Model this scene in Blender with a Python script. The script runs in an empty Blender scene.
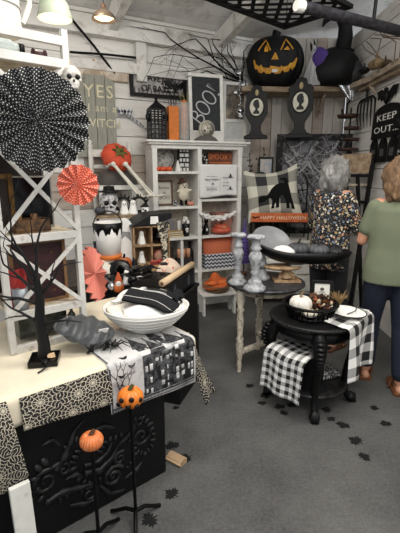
import bpy, bmesh, math, random
from mathutils import Vector, Matrix, noise
R = math.radians; PI = math.pi
rnd = random.Random(7)
scene = bpy.context.scene
COL = scene.collection
# ------------------------------------------------------------------ camera, world, lights, exposure
PITCH = R(13.5); CAMH = 1.5; F = 400.0
cam = bpy.data.cameras.new('camera'); camo = bpy.data.objects.new('camera', cam); COL.objects.link(camo)
cam.sensor_fit = 'VERTICAL'; cam.sensor_height = 36; cam.lens = 36*F/533; cam.clip_start = .02
camo.location = (0, 0, CAMH); camo.rotation_euler = (PI/2-PITCH, 0, 0)
scene.camera = camo
scene.view_settings.view_transform = 'Standard'; scene.view_settings.look = 'None'
scene.view_settings.gamma = 1; scene.view_settings.use_curve_mapping = False
scene.view_settings.exposure = 0.4
w = bpy.data.worlds.new('world'); scene.world = w; w.use_nodes = True
w.node_tree.nodes['Background'].inputs[0].default_value = (.93, .96, 1, 1)
w.node_tree.nodes['Background'].inputs[1].default_value = .5
def area(name, loc, rot, sx, sy, power, col):
    l = bpy.data.lights.new(name, 'AREA'); l.shape = 'RECTANGLE'; l.size = sx; l.size_y = sy; l.energy = power; l.color = col
    o = bpy.data.objects.new(name, l); o.location = loc; o.rotation_euler = rot; COL.objects.link(o); return o
area('ceiling_light_front', (.5, .3, 2.95), (0, 0, 0), 2.2, .6, 30, (1, .97, .92))
area('ceiling_light_middle', (.35, 1.75, 2.92), (0, 0, R(20)), 1.6, .5, 26, (1, .96, .9))
area('skylight_right', (2.6, 2.2, 3.6), (0, R(35), 0), 1.6, 2.4, 45, (.93, .97, 1))
def bulb(name, loc, power, col, r=.12):  # bare point lamp without a body, used for the added fill
    l = bpy.data.lights.new(name, 'POINT'); l.energy = power; l.color = col; l.shadow_soft_size = r
    o = bpy.data.objects.new(name, l); o.location = loc; COL.objects.link(o)
bulb('added_fill_rear', (.5, -.6, 2.45), 20, (1, .95, .88)); bulb('added_fill_right', (.7, .7, 2.6), 22, (1, .96, .9)); bulb('added_fill_left', (-.75, 2.75, 2.75), 12, (1, .93, .83))  # unseen fill lamps added to brighten the ceiling; no fixtures hang there
# ------------------------------------------------------------------ picture -> place helpers (plan measuring)
cT, sT = math.cos(PITCH), math.sin(PITCH)
def ray(px, py):
    a = (px-200)/F; b = (266.5-py)/F
    return Vector((a, cT+b*sT, -sT+b*cT))
EYE = Vector((0, 0, CAMH))
def pix(px, py, Y):
    d = ray(px, py); return EYE + d*(Y/d.y)
def onz(px, py, z):
    d = ray(px, py); return EYE + d*((z-CAMH)/d.z)
def onpl(px, py, p0, n):
    d = ray(px, py); return EYE + d*((p0-EYE).dot(n)/d.dot(n))
# left wall: through CORNER, facing +28 degrees
WR = R(28); CORNER = Vector((.62, 5.15, 0)); WN = Vector((math.sin(WR), -math.cos(WR), 0)); WD = Vector((math.cos(WR), math.sin(WR), 0))
RX = 1.76; BY = 5.15
def wl(px, py, off=0.0): return onpl(px, py, CORNER + WN*off, WN)
def wb(px, py, off=0.0): return pix(px, py, BY-off)
def wr(px, py, off=0.0): return onpl(px, py, Vector((RX-off, 0, 0)), Vector((-1, 0, 0)))
# ------------------------------------------------------------------ materials
MATS = {}
def lin(c):
    if isinstance(c, str):
        c = [int(c[i:i+2], 16)/255 for i in (0, 2, 4)]
    return tuple(x/12.92 if x <= .04045 else ((x+.055)/1.055)**2.4 for x in c[:3]) + (1,)
class NT:
    def __init__(s, name, rough, metal):
        s.m = bpy.data.materials.new(name); s.m.use_nodes = True; s.t = s.m.node_tree; s.b = s.t.nodes['Principled BSDF']
        s.b.inputs['Roughness'].default_value = rough; s.b.inputs['Metallic'].default_value = metal
    def n(s, typ, **kw):
        x = s.t.nodes.new(typ)
        for k, v in kw.items():
            if k.startswith('i_'):
                kk = k[2:]; x.inputs[int(kk) if kk.isdigit() else kk].default_value = v
            else: setattr(x, k, v)
        return x
    def l(s, a, b): s.t.links.new(a, b)
    def math(s, op, a, b=None, c=None):
        x = s.t.nodes.new('ShaderNodeMath'); x.operation = op
        for i, v in enumerate((a, b, c)):
            if v is None: continue
            if isinstance(v, (int, float)): x.inputs[i].default_value = v
            else: s.l(v, x.inputs[i])
        return x.outputs[0]
    def mix(s, f, a, b):
        x = s.t.nodes.new('ShaderNodeMix'); x.data_type = 'RGBA'
        for i, v in ((0, f), (6, a), (7, b)):
            if isinstance(v, (int, float)): x.inputs[i].default_value = v
            elif isinstance(v, tuple): x.inputs[i].default_value = v
            else: s.l(v, x.inputs[i])
        return x.outputs[2]
    def noise(s, scale, detail=4, vec=None, rough=.55):
        x = s.n('ShaderNodeTexNoise'); x.inputs['Scale'].default_value = scale; x.inputs['Detail'].default_value = detail; x.inputs['Roughness'].default_value = rough
        if vec is None: vec = s.obj()
        s.l(vec, x.inputs['Vector']); return x.outputs[0]
    def obj(s):
        if not hasattr(s, 'tc'): s.tc = s.n('ShaderNodeTexCoord')
        return s.tc.outputs['Object']
    def uv(s):
        s.obj(); return s.tc.outputs['UV']
    def ramp(s, f, a, b):
        return s.math('SMOOTHSTEP', f, a, b) if False else s._mr(f, a, b)
    def _mr(s, f, a, b):
        x = s.n('ShaderNodeMapRange'); x.clamp = True; s.l(f, x.inputs[0]); x.inputs[1].default_value = a; x.inputs[2].default_value = b; return x.outputs[0]
    def scale(s, v, sx, sy, sz):
        x = s.n('ShaderNodeMapping'); x.inputs['Scale'].default_value = (sx, sy, sz); s.l(v, x.inputs[0]); return x.outputs[0]
    def sep(s, v):
        x = s.n('ShaderNodeSeparateXYZ'); s.l(v, x.inputs[0]); return x.outputs
    def color(s, c): s.l(c, s.b.inputs['Base Color'])
    def bump(s, h, strength=.3, dist=.005):
        x = s.n('ShaderNodeBump'); x.inputs['Strength'].default_value = strength; x.inputs['Distance'].default_value = dist
        s.l(h, x.inputs['Height']); s.l(x.outputs[0], s.b.inputs['Normal'])
def mat(c, rough=.6, metal=0, var=.12, scale=14, c2=None, lo=.42, hi=.62, bump=0, stretch=None):
    """plain surface; c2 = worn colour showing in noise patches"""
    key = (c, rough, metal, var, scale, c2, lo, hi, bump, stretch)
    if key in MATS: return MATS[key]
    s = NT('surface_' + str(len(MATS)), rough, metal)
    v = s.obj()
    if stretch: v = s.scale(v, *stretch)
    base = lin(c)
    if max(base[:3]) < .022: base = tuple(x*.4 for x in base[:3]) + (1,); s.b.inputs['Specular IOR Level'].default_value = .3
    n1 = s.noise(scale, 5, v)
    dark = tuple(x*(1-var) for x in base[:3]) + (1,); lite = tuple(min(1, x*(1+var)) for x in base[:3]) + (1,)
    col = s.mix(s._mr(n1, .3, .7), dark, lite)
    if c2:
        col = s.mix(s._mr(s.noise(scale*1.7, 6, v, .65), lo, hi), col, lin(c2))
    s.color(col)
    if bump: s.bump(n1, bump, .004)
    MATS[key] = s.m; return s.m
def glass(c='ffffff', rough=.03, alpha=.25):
    key = ('glass', c, rough, alpha)
    if key in MATS: return MATS[key]
    s = NT('clear_' + str(len(MATS)), rough, 0); s.b.inputs['Base Color'].default_value = lin(c); s.b.inputs['Alpha'].default_value = alpha
    MATS[key] = s.m; return s.m
def glow(c, power):
    key = ('glow', c, power)
    if key in MATS: return MATS[key]
    s = NT('lit_' + str(len(MATS)), .5, 0); s.b.inputs['Base Color'].default_value = lin(c)
    s.b.inputs['Emission Color'].default_value = lin(c); s.b.inputs['Emission Strength'].default_value = power
    MATS[key] = s.m; return s.m
def check(n, a='f0f0ee', b='0c0c0d'):
    """buffalo check, n squares per unit of uv"""
    key = ('check', n, a, b)
    if key in MATS: return MATS[key]
    s = NT('check_' + str(len(MATS)), .85, 0); o = s.sep(s.uv())
    fx = s.math('GREATER_THAN', s.math('FRACT', s.math('MULTIPLY', o[0], n/2)), .5); fy = s.math('GREATER_THAN', s.math('FRACT', s.math('MULTIPLY', o[1], n/2)), .5)
    f = s.math('POWER', s.math('MULTIPLY', s.math('ADD', fx, fy), .5), .8)
    s.color(s.mix(f, lin(a), lin(b))); s.bump(s.noise(300, 2), .2, .001)
    MATS[key] = s.m; return s.m
def dots(n, a, b, r=.3):
    """polka dots on a diagonal grid, n cells per uv unit"""
    key = ('dots', n, a, b, r)
    if key in MATS: return MATS[key]
    s = NT('dots_' + str(len(MATS)), .7, 0); o = s.sep(s.uv())
    def d(off):
        x = s.math('SUBTRACT', s.math('FRACT', s.math('ADD', s.math('MULTIPLY', o[0], n), off)), .5)
        y = s.math('SUBTRACT', s.math('FRACT', s.math('ADD', s.math('MULTIPLY', o[1], n), off)), .5)
        return s.math('SQRT', s.math('ADD', s.math('MULTIPLY', x, x), s.math('MULTIPLY', y, y)))
    f = s.math('LESS_THAN', s.math('MINIMUM', d(0), d(.5)), r)
    s.color(s.mix(f, lin(a), lin(b))); MATS[key] = s.m; return s.m
def web(n, a, b, wd=.09):
    """spider webs printed round scattered centres"""
    key = ('web', n, a, b)
    if key in MATS: return MATS[key]
    s = NT('web_' + str(len(MATS)), .85, 0)
    v = s.scale(s.uv(), n, n, 1); vo = s.n('ShaderNodeTexVoronoi'); vo.voronoi_dimensions = '2D'; vo.inputs['Scale'].default_value = 1; vo.inputs['Randomness'].default_value = .6
    s.l(v, vo.inputs['Vector'])
    sub = s.n('ShaderNodeVectorMath', operation='SUBTRACT'); s.l(v, sub.inputs[0]); s.l(vo.outputs['Position'], sub.inputs[1])
    o = s.sep(sub.outputs[0]); ang = s.math('DIVIDE', s.math('ARCTAN2', o[1], o[0]), 2*PI)
    k = s.math('FRACT', s.math('MULTIPLY', s.math('ADD', ang, .5), 13)); kk = s.math('ABSOLUTE', s.math('SUBTRACT', k, .5))   # .5 on the spokes
    d = vo.outputs['Distance']
    spoke = s.math('GREATER_THAN', s.math('MULTIPLY', s.math('SUBTRACT', kk, .5), -1), 0)
    spoke = s.math('LESS_THAN', s.math('MULTIPLY', s.math('SUBTRACT', .5, kk), d), .017)
    sag = s.math('MULTIPLY', s.math('MULTIPLY', s.math('SUBTRACT', kk, .25), d), .25)
    ring = s.math('LESS_THAN', s.math('FRACT', s.math('MULTIPLY', s.math('SUBTRACT', d, sag), 9)), .18)
    f = s.math('MAXIMUM', spoke, ring)
    s.color(s.mix(f, lin(a), lin(b))); MATS[key] = s.m; return s.m
# ------------------------------------------------------------------ mesh builder
def fontmesh(body, size, ext, shear, spacing, cache={}):
    k = (body, size, ext, shear, spacing)
    if k in cache: return cache[k]
    c = bpy.data.curves.new('t', 'FONT'); c.body = body; c.size = size; c.extrude = ext; c.shear = shear; c.space_character = spacing
    c.align_x = 'CENTER'; c.align_y = 'CENTER'; c.resolution_u = 2
    o = bpy.data.objects.new('t', c); COL.objects.link(o)
    dg = bpy.context.evaluated_depsgraph_get(); me = o.evaluated_get(dg).to_mesh()
    r = ([v.co.copy() for v in me.vertices], [tuple(p.vertices) for p in me.polygons])
    o.evaluated_get(dg).to_mesh_clear(); bpy.data.objects.remove(o); bpy.data.curves.remove(c)
    cache[k] = r; return r
I4 = Matrix.Identity(4)
FACE = Matrix.Rotation(PI/2, 4, 'X')                      # xy drawing -> upright, facing -Y
def TM(x=0, y=0, z=0, rx=0, ry=0, rz=0, s=1):
    return Matrix.Translation((x, y, z)) @ Matrix.Rotation(rz, 4, 'Z') @ Matrix.Rotation(ry, 4, 'Y') @ Matrix.Rotation(rx, 4, 'X') @ Matrix.Scale(s, 4)
class MB:
    def __init__(s): s.v = []; s.f = []; s.mi = []; s.uv = {}; s.m = 0; s.X = I4; s.sm = set()
    def add(s, vs, fs, M=None, smooth=False, uvs=None):
        b = len(s.v); X = s.X @ M if M is not None else s.X
        s.v += [X @ Vector(p) for p in vs]
        for i, f in enumerate(fs):
            if smooth: s.sm.add(len(s.f))
            if uvs: s.uv[len(s.f)] = [uvs[j] for j in f]
            s.f.append(tuple(b+j for j in f)); s.mi.append(s.m)
        return s
    def box(s, x, y, z, sx, sy, sz, M=None, rx=0, ry=0, rz=0):
        L = TM(x, y, z, rx, ry, rz)
        if M is not None: L = M @ L
        a, b, c = sx/2, sy/2, sz/2
        return s.add([(-a,-b,-c),(a,-b,-c),(a,b,-c),(-a,b,-c),(-a,-b,c),(a,-b,c),(a,b,c),(-a,b,c)],
                     [(0,3,2,1),(4,5,6,7),(0,1,5,4),(1,2,6,5),(2,3,7,6),(3,0,4,7)], L)
    def tube(s, pts, r, n=8, M=None, flat=1.0):
        P = [Vector(p) for p in pts]; k = len(P); rr = r if isinstance(r, (list, tuple)) else [r]*k
        vs = []; fs = []; up = None
        for i in range(k):
            t = (P[min(i+1, k-1)] - P[max(i-1, 0)]).normalized()
            if up is None:
                up = Vector((0,0,1)) if abs(t.z) < .9 else Vector((1,0,0))
            a = t.cross(up); a = a.normalized() if a.length > 1e-6 else Vector((1,0,0)); up = a.cross(t).normalized()
            for j in range(n):
                q = 2*PI*j/n; vs.append(P[i] + a*math.cos(q)*rr[i] + up*math.sin(q)*rr[i]*flat)
        for i in range(k-1):
            for j in range(n):
                fs.append((i*n+j, i*n+(j+1) % n, (i+1)*n+(j+1) % n, (i+1)*n+j))
        s.add(vs, fs, M, True)
        s.add(vs[:n], [tuple(range(n))[::-1]], M); s.add(vs[-n:], [tuple(range(n))], M); return s
    def bar(s, a, b, w, h, M=None, roll=0):
        a, b = Vector(a), Vector(b); d = b-a; q = d.to_track_quat('X', 'Z').to_matrix().to_4x4()
        L = Matrix.Translation((a+b)/2) @ q @ Matrix.Rotation(roll, 4, 'X')
        return s.box(0, 0, 0, d.length, w, h, M @ L if M is not None else L)
    def lathe(s, prof, n=24, M=None, smooth=True, sx=1, sy=1, uvn=None):
        vs = []; fs = []; uvs = []
        for (r, z) in prof:
            for j in range(n): vs.append((r*math.cos(2*PI*j/n)*sx, r*math.sin(2*PI*j/n)*sy, z)); uvs.append((j/n, z))
        for i in range(len(prof)-1):
            for j in range(n): fs.append((i*n+j, i*n+(j+1) % n, (i+1)*n+(j+1) % n, (i+1)*n+j))
        s.add(vs, fs, M, smooth, uvs)
        if prof[0] == prof[-1]: return s
        if prof[0][0] > 1e-5: s.add(vs[:n], [tuple(range(n))[::-1]], M)
        if prof[-1][0] > 1e-5: s.add(vs[-n:], [tuple(range(n))], M)
        return s
    def ell(s, c, r, M=None, n=16, k=10, rx=0, ry=0, rz=0):
        r = (r, r, r) if isinstance(r, (int, float)) else r
        L = TM(*c, rx, ry, rz) @ Matrix.Diagonal((*r, 1)); L = M @ L if M is not None else L
        return s.lathe([(max(math.sin(PI*i/k), 1e-6), -math.cos(PI*i/k)) for i in range(k+1)], n, L)
    def prism(s, out, d, M=None, smooth=False):
        """outline in local xy, thickness d along z"""
        n = len(out); A = sum(out[i][0]*out[(i+1) % n][1]-out[(i+1) % n][0]*out[i][1] for i in range(n))
        if A < 0: out = out[::-1]
        vs = [(x, y, 0) for x, y in out] + [(x, y, d) for x, y in out]
        return s.add(vs, [tuple(range(n))[::-1], tuple(range(n, 2*n))] + [(i, (i+1) % n, n+(i+1) % n, n+i) for i in range(n)], M, smooth)
    def grid(s, fn, nu, nv, M=None, us=1, vs_=1, thick=None, smooth=True):
        P = [Vector(fn(i/nu, j/nv)) for j in range(nv+1) for i in range(nu+1)]; U = [(i/nu*us, j/nv*vs_) for j in range(nv+1) for i in range(nu+1)]
        q = lambda i, j: j*(nu+1)+i
        fs = [(q(i,j), q(i+1,j), q(i+1,j+1), q(i,j+1)) for j in range(nv) for i in range(nu)]
        s.add(P, fs, M, smooth, U)
        return s
    def text(s, body, size, M=None, ext=.001, shear=0, spacing=1.0):
        v, f = fontmesh(body, size, ext, shear, spacing); return s.add(v, f, M)
    def ring(s, c, r, t, n=24, M=None, k=6, sx=1, sy=1):
        """torus in local xy"""
        vs = []; fs = []
        for i in range(n):
            a = 2*PI*i/n
            for j in range(k):
                b = 2*PI*j/k; q = r + t*math.cos(b); vs.append((c[0]+q*math.cos(a)*sx, c[1]+q*math.sin(a)*sy, c[2]+t*math.sin(b)))
        for i in range(n):
            for j in range(k): fs.append((i*k+j, ((i+1) % n)*k+j, ((i+1) % n)*k+(j+1) % k, i*k+(j+1) % k))
        return s.add(vs, fs, M, True)
    def pumpkin(s, r, h, ribs=10, M=None, depth=.12, n=80, k=14, dimple=.25):
        vs = []; fs = []
        for i in range(k+1):
            t = PI*i/k
            for j in range(n):
                a = 2*PI*j/n; c = 1 - depth*(1-abs(math.sin(a*ribs/2)))**1.6
                rr = r*math.sin(t)**.8*c if 0 < i < k else 1e-4
                z = -math.cos(t)*h/2; z -= (dimple*h/2)*math.exp(-(rr/(r*.35))**2)*(1 if z > 0 else -.6)
                vs.append((rr*math.cos(a), rr*math.sin(a), z + h/2))
        for i in range(k):
            for j in range(n): fs.append((i*n+j, i*n+(j+1) % n, (i+1)*n+(j+1) % n, (i+1)*n+j))
        return s.add(vs, fs, M, True)
    def build(s, name, mats, parent=None, loc=None, rz=0, bevel=0, solid=0, sub=0):
        me = bpy.data.meshes.new(name); me.from_pydata([tuple(v) for v in s.v], [], s.f)
        mats = mats if isinstance(mats, (list, tuple)) else [mats]
        for m in mats: me.materials.append(m)
        for i, p in enumerate(me.polygons): p.material_index = s.mi[i]; p.use_smooth = i in s.sm
        if s.uv:
            L = me.uv_layers.new(name='UVMap')
            for i, p in enumerate(me.polygons):
                if i in s.uv:
                    for k, li in enumerate(p.loop_indices): L.data[li].uv = s.uv[i][k]
        me.update()
        o = bpy.data.objects.new(name, me); COL.objects.link(o)
        if parent is not None: o.parent = parent
        if loc is not None: o.location = loc
        o.rotation_euler = (0, 0, rz)
        if bevel:
            b = o.modifiers.new('bevel', 'BEVEL'); b.width = bevel; b.segments = 2; b.limit_method = 'ANGLE'; b.angle_limit = R(50)
        if solid:
            b = o.modifiers.new('thickness', 'SOLIDIFY'); b.thickness = solid; b.offset = 0
        return o
def meta(o, label, cat, group=None):
    o['label'] = label; o['category'] = cat
    if group: o['group'] = group
    return o
def thing(name, label, cat, loc=(0,0,0), rz=0, group=None):
    o = bpy.data.objects.new(name, None); o.empty_display_size = .05; COL.objects.link(o); o.location = loc; o.rotation_euler = (0,0,rz)
    return meta(o, label, cat, group)
def one(name, label, cat, mb, mats, loc=(0,0,0), rz=0, group=None, **kw):
    return meta(mb.build(name, mats, None, loc, rz, **kw), label, cat, group)
def struct(name, mb, mats, **kw):
    o = mb.build(name, mats, **kw); o['kind'] = 'structure'; return o
def dup(root, loc, rz=None, label=None):
    r = root.copy(); COL.objects.link(r); r.location = loc
    if rz is not None: r.rotation_euler = (0,0,rz)
    if label: r['label'] = label
    for ch in list(root.children):
        c = ch.copy(); COL.objects.link(c); c.parent = r
        for g in list(ch.children):
            d = g.copy(); COL.objects.link(d); d.parent = c
    return r
def blob(name, caps, voxel, mats, parent=None, loc=None, rz=0, smooth=6, paint=None):
    """one continuous skin over tapered limbs: caps = (p0, p1, r0, r1) or (centre, (rx, ry, rz))"""
    m = MB()
    for c in caps:
        if len(c) == 2: m.ell(c[0], c[1], n=24, k=16)
        elif len(c) == 3: m.ell(c[0], c[1], n=24, k=16, rx=c[2][0], ry=c[2][1], rz=c[2][2])
        else:
            a, b, r0, r1 = Vector(c[0]), Vector(c[1]), c[2], c[3]; q = (b-a).to_track_quat('Z', 'Y').to_matrix().to_4x4(); L = (b-a).length
            pr = [(max(r0*math.sin(PI/2*i/5), 1e-6), -r0*math.cos(PI/2*i/5)) for i in range(6)] + [(max(r1*math.cos(PI/2*i/5), 1e-6), L+r1*math.sin(PI/2*i/5)) for i in range(6)]
            m.lathe(pr, 16, Matrix.Translation(a) @ q)
    o = m.build(name, mats, parent, loc, rz)
    b = o.modifiers.new('r', 'REMESH'); b.mode = 'VOXEL'; b.voxel_size = voxel; b.use_smooth_shade = True
    b = o.modifiers.new('s', 'SMOOTH'); b.factor = .6; b.iterations = smooth
    dg = bpy.context.evaluated_depsgraph_get(); me = bpy.data.meshes.new_from_object(o.evaluated_get(dg))
    o.modifiers.clear(); o.data = me
    me.polygons.foreach_set('use_smooth', [True]*len(me.polygons))
    if paint:
        for p in me.polygons: p.material_index = paint(p.center)
    return o
def lerp(a, b, t): return a+(b-a)*t
# common finishes
WHITE = mat('dcdad2', .6, c2='b7b0a4', lo=.6, hi=.72); WOODW = mat('d6d2c8', .65, c2='8d7f6d', lo=.58, hi=.7, scale=9)
BLACK = mat('131314', .45); MBLACK = mat('1a1a1c', .8); GLOSSB = mat('0d0d0e', .22); IRON = mat('161617', .42, .4)
ORANGE = mat('e0702a', .5); TAN = mat('b9966c', .7, c2='8f6f4a'); KRAFT = mat('bb9b76', .8); CREAM = mat('e2d6bd', .85, var=.06)
SILVER = mat('b8babd', .25, .9); GREY = mat('7d7f82', .6); SOFTW = mat('e9e7e2', .85, var=.05); BROWN = mat('5a3a26', .6); GOLD = mat('9a7236', .4, .5)
# ------------------------------------------------------------------ room shell
def carpet():
    s = NT('carpet', .95, 0); v = s.obj()
    a = s.noise(2.2, 6, v, .6); b = s.noise(60, 4, v, .7); c = s.noise(230, 2, v, .7)
    f = s.math('ADD', s.math('MULTIPLY', s._mr(a, .35, .68), .55), s.math('MULTIPLY', s._mr(b, .3, .75), .55))
    f = s.math('ADD', s.math('MULTIPLY', f, .75), s.math('MULTIPLY', s._mr(c, .3, .7), .3))
    s.color(s.mix(f, lin('2b2b2e'), lin('6f6e6b'))); s.bump(c, .5, .006); return s.m
m = MB(); m.box(0, 2.1, -.05, 8, 7, .1); struct('floor', m, carpet())
def planks(mb, L, H, vert=False, seed=1, wd=.185, brown=0):
    """boards along local x (0..L), upright, faces at y=0..-; slots 0-2"""
    r = random.Random(seed); k = int((L if vert else H)/wd)+1
    for i in range(k):
        a = i*wd; e = min(wd, (L if vert else H)-a)-.007
        if e < .02: continue
        y = .012 + r.uniform(-.004, .004)
        if vert: mb.m = 1 if r.random() < brown else 0; mb.box(a+e/2, y, H/2, e, .024, H)
        else:
            x = 0
            while x < L:
                w_ = min(r.uniform(1.1, 2.6), L-x); mb.m = 1 if r.random() < brown else 0
                mb.box(x+w_/2, y+r.uniform(-.002, .002), a+e/2, w_-.004, .024, e); x += w_
    mb.m = 2; mb.box(L/2, .05, H/2, L, .04, H); mb.m = 0
PLANK = mat('e3e0da', .7, c2='a39a8e', lo=.57, hi=.74, scale=3.2, stretch=(.5, 1, 3), bump=.1); PLANKB = mat('b9aca0', .75, c2='83705f', lo=.5, hi=.75, scale=3, stretch=(.5, 1, 3))
VPL = mat('cfc9c0', .7, c2='8e8579', lo=.55, hi=.72, scale=3.5, stretch=(3, 1, .35)); GAP = mat('4b443e', .9)
LW = 4.6; st = CORNER - WD*LW
m = MB(); planks(m, LW, 3.0, False, 3, brown=.08); struct('wall_left', m, [PLANK, PLANKB, GAP], loc=st, rz=WR)
m = MB(); planks(m, RX-.62, 3.0, True, 4, .125, .2); struct('wall_back', m, [VPL, PLANKB, GAP], loc=(.62, BY, 0))
m = MB(); planks(m, 4.2, 3.0, False, 8, .19, .03); struct('wall_right', m, [PLANK, PLANKB, GAP], loc=(RX, BY, 0), rz=-PI/2)
# ceiling: boarded slope rising from the left wall towards the right
m = MB()
p = [st+Vector((0,0,2.98)), CORNER+Vector((0,0,2.98))]
up = WN*3.9 + Vector((0,0,.95))
a, b = p[0]-WD*.3-WN*.1, p[1]+WD*1.7-WN*.1
for i in range(22):
    t0, t1 = i/22, (i+1)/22-.002
    q = [a+up*t0, b+up*t0, b+up*t1, a+up*t1]; z = Vector((0,0,.03))
    m.add([*q, *[x+z for x in q]], [(0,1,2,3),(7,6,5,4),(0,4,5,1),(1,5,6,2),(2,6,7,3),(3,7,4,0)])
CEIL = mat('e6e4e1', .8, c2='aba69f', lo=.5, hi=.75, scale=2.5)
struct('ceiling', m, CEIL)
BEAM = mat('dedbd5', .7, c2='a69d92', lo=.52, hi=.7, scale=4)
n_ = 0
for k, t in enumerate((.62, 1.75, 2.9, 4.1)):
    m = MB(); o = st + WD*t; m.bar(o+Vector((0,0,2.87))+WN*.02, o+up+Vector((0,0,2.87)), .09, .16); n_ += 1
    struct('trim_%d' % n_, m, BEAM, bevel=.006)
m = MB(); m.bar(st+WN*.05+Vector((0,0,2.83)), CORNER+WN*.05-WD*.05+Vector((0,0,2.83)), .1, .16); n_ += 1; struct('trim_%d' % n_, m, BEAM, bevel=.006)
m = MB(); m.bar(st+WN*.03+Vector((0,0,2.5)), CORNER+WN*.03-WD*.05+Vector((0,0,2.5)), .06, .1); n_ += 1; struct('trim_%d' % n_, m, BEAM, bevel=.006)
a = wl(60, 71, .025); b = wl(128, 76, .025); b.z = a.z
m = MB(); m.bar(a, b, .05, .085); n_ += 1; struct('trim_%d' % n_, m, mat('a8957f', .75, c2='d0c6ba', scale=5), bevel=.004)
for px in (140,):
    m = MB(); a = wl(px, 30, .04); m.box(0,0,0, .11, .05, .46); n_ += 1; struct('trim_%d' % n_, m, BEAM, loc=(a.x, a.y, 2.62), rz=WR, bevel=.005)
m = MB(); m.box(RX-.1, BY-.13, 2.71, .1, .1, .58); n_ += 1; struct('trim_%d' % n_, m, mat('7a4c30', .65, c2='593320'), bevel=.006)
# ------------------------------------------------------------------ front display table, cloths, carved panel
TR = R(39.5); TD = Vector((math.cos(TR), math.sin(TR), 0)); TB = Vector((-math.sin(TR), math.cos(TR), 0))
TZ = .72
TC = onz(192, 336, TZ); TC.z = 0                     # near right corner; local x along the front edge, y into the depth
TL, TW = 1.35, .8
TO = TC - TD*TL
TM_ = Matrix.Translation(TO) @ Matrix.Rotation(TR, 4, 'Z'); TMI = TM_.inverted()
def tw(x, y, z=TZ): return TM_ @ Vector((x, y, z))
t = thing('display_table', 'front trestle table hidden under cream, spider web and haunted house cloths', 'table', TO, TR)
m = MB(); m.box(TL/2, TW/2, TZ-.022, TL, TW, .035); m.build('tabletop', BROWN, t)
for x in (.06, TL-.1):
    for y in (.16, TW-.06):
        m = MB(); m.tube([(x, y, 0), (x, y, TZ-.04)], [.022, .028], 10); m.build('leg', BROWN, t)
def cloth(y1, x0, x1, e=.002, wob=.004, seed=0, base=0, skew=0):
    """point on a cloth: x along the table edge, s from the edge (negative = on the top, positive = hanging)"""
    def P(x, s, up=0):
        r = .02; n = noise.noise(Vector((x*5+seed, s*3, seed)))
        if s < 0: return (x, y1-s, TZ+e+up+abs(n)*.0015)
        q = min(s/r, PI/2); y = y1-r*math.sin(q)-e-up*math.sin(q); z = TZ+e-r*(1-math.cos(q))+up*math.cos(q)
        if s > r*PI/2:
            d = s-r*PI/2; z -= d; y -= base*min(1, d*12)+wob*(1.2+n+.8*math.sin(x*23+seed))*min(1, d*5)
        return (x+skew*max(s, 0), y, z)
    return P
CP = cloth(0, 0, TL, .001, .003)
m = MB(); m.grid(lambda u, v: CP(lerp(-.01, TL+.004, u), lerp(-TW+.01, lerp(.17, .07, u), v)), 60, 50)
one('tablecloth', 'plain cream tablecloth spread under the white rack', 'tablecloth', m, CREAM, TO, TR, solid=.0015)
WEB = web(7.5, '1c1b1b', 'cdc3ae')
C2 = cloth(0, 0, 1, .004, .003, 3, .012)
m = MB(); m.grid(lambda u, v: C2(lerp(.545, .9, u), lerp(.026, lerp(.15, .182, u), v)), 40, 20, us=.355, vs_=.16)
one('table_runner', 'black cloth printed with cream spider webs hanging along the front table edge', 'table runner', m, WEB, TO, TR, solid=.0015)
C3 = cloth(0, 0, 1, .004, .012, 8, .02, .12)
m = MB(); m.grid(lambda u, v: C3(lerp(.28, .5, u), lerp(.02, .36-.1*abs(u-.6), v)), 26, 26, us=.3, vs_=.4)
one('table_runner', 'loose end of spider web cloth hanging low at the far left of the table', 'table runner', m, WEB, TO, TR, solid=.0015)
# haunted house runner with its print
C4 = cloth(-.001, .9, TL, .0045, .003, 5, .006)
m = MB(); m.grid(lambda u, v: C4(lerp(.89, TL-.005, u), lerp(-.3, lerp(.232, .245, u), v)), 40, 50)
def q4(a, b, c, d, up=.0012, n=8):
    """patch in (x, s) given corners a b (top) d c (bottom)"""
    def fn(u, v):
        x = lerp(lerp(a[0], b[0], u), lerp(d[0], c[0], u), v); s_ = lerp(lerp(a[1], b[1], u), lerp(d[1], c[1], u), v)*1.26; return C4(x, s_, up)
    m.grid(fn, n, n)
def rc(x0, s0, x1, s1, up=.0012, n=8): q4((x0,s0),(x1,s0),(x1,s1),(x0,s1), up, n)
m.m = 1
for x0, x1, s0 in ((1.055,1.11,-.03),(1.11,1.17,.02),(1.17,1.215,-.06),(1.215,1.29,.0),(1.29,1.335,.045)):
    rc(x0, s0, x1, .165); xm = (x0+x1)/2
    q4((xm-.004, s0-.085), (xm+.004, s0-.085), (x1+.012, s0), (x0-.012, s0)); rc(xm-.003, s0-.12, xm+.003, s0-.08)
m.m = 2; rh = random.Random(77)
for x0, x1, s0 in ((1.055,1.11,-.03),(1.11,1.17,.02),(1.17,1.215,-.06),(1.215,1.29,.0),(1.29,1.335,.045)):
    s_ = s0+.012
    while s_ < .15:
        for k in range(2):
            a = lerp(x0, x1, .16+.42*k)
            if rh.random() < .72: w2 = (x1-x0)*rh.uniform(.14, .3); rc(a, s_+rh.uniform(0,.01), a+w2, s_+rh.uniform(.015,.03), .0024, 4)
        s_ += rh.choice((.03, .04, .05))
m.m = 1
rc(.9, .168, 1.335, .174); rc(.9, .182, 1.335, .185)
r_ = random.Random(2)
for k in range(60): x = .905+k*.0073; rc(x, .15+.012*r_.random(), x+.0026, .182, .0016, 2)
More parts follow.
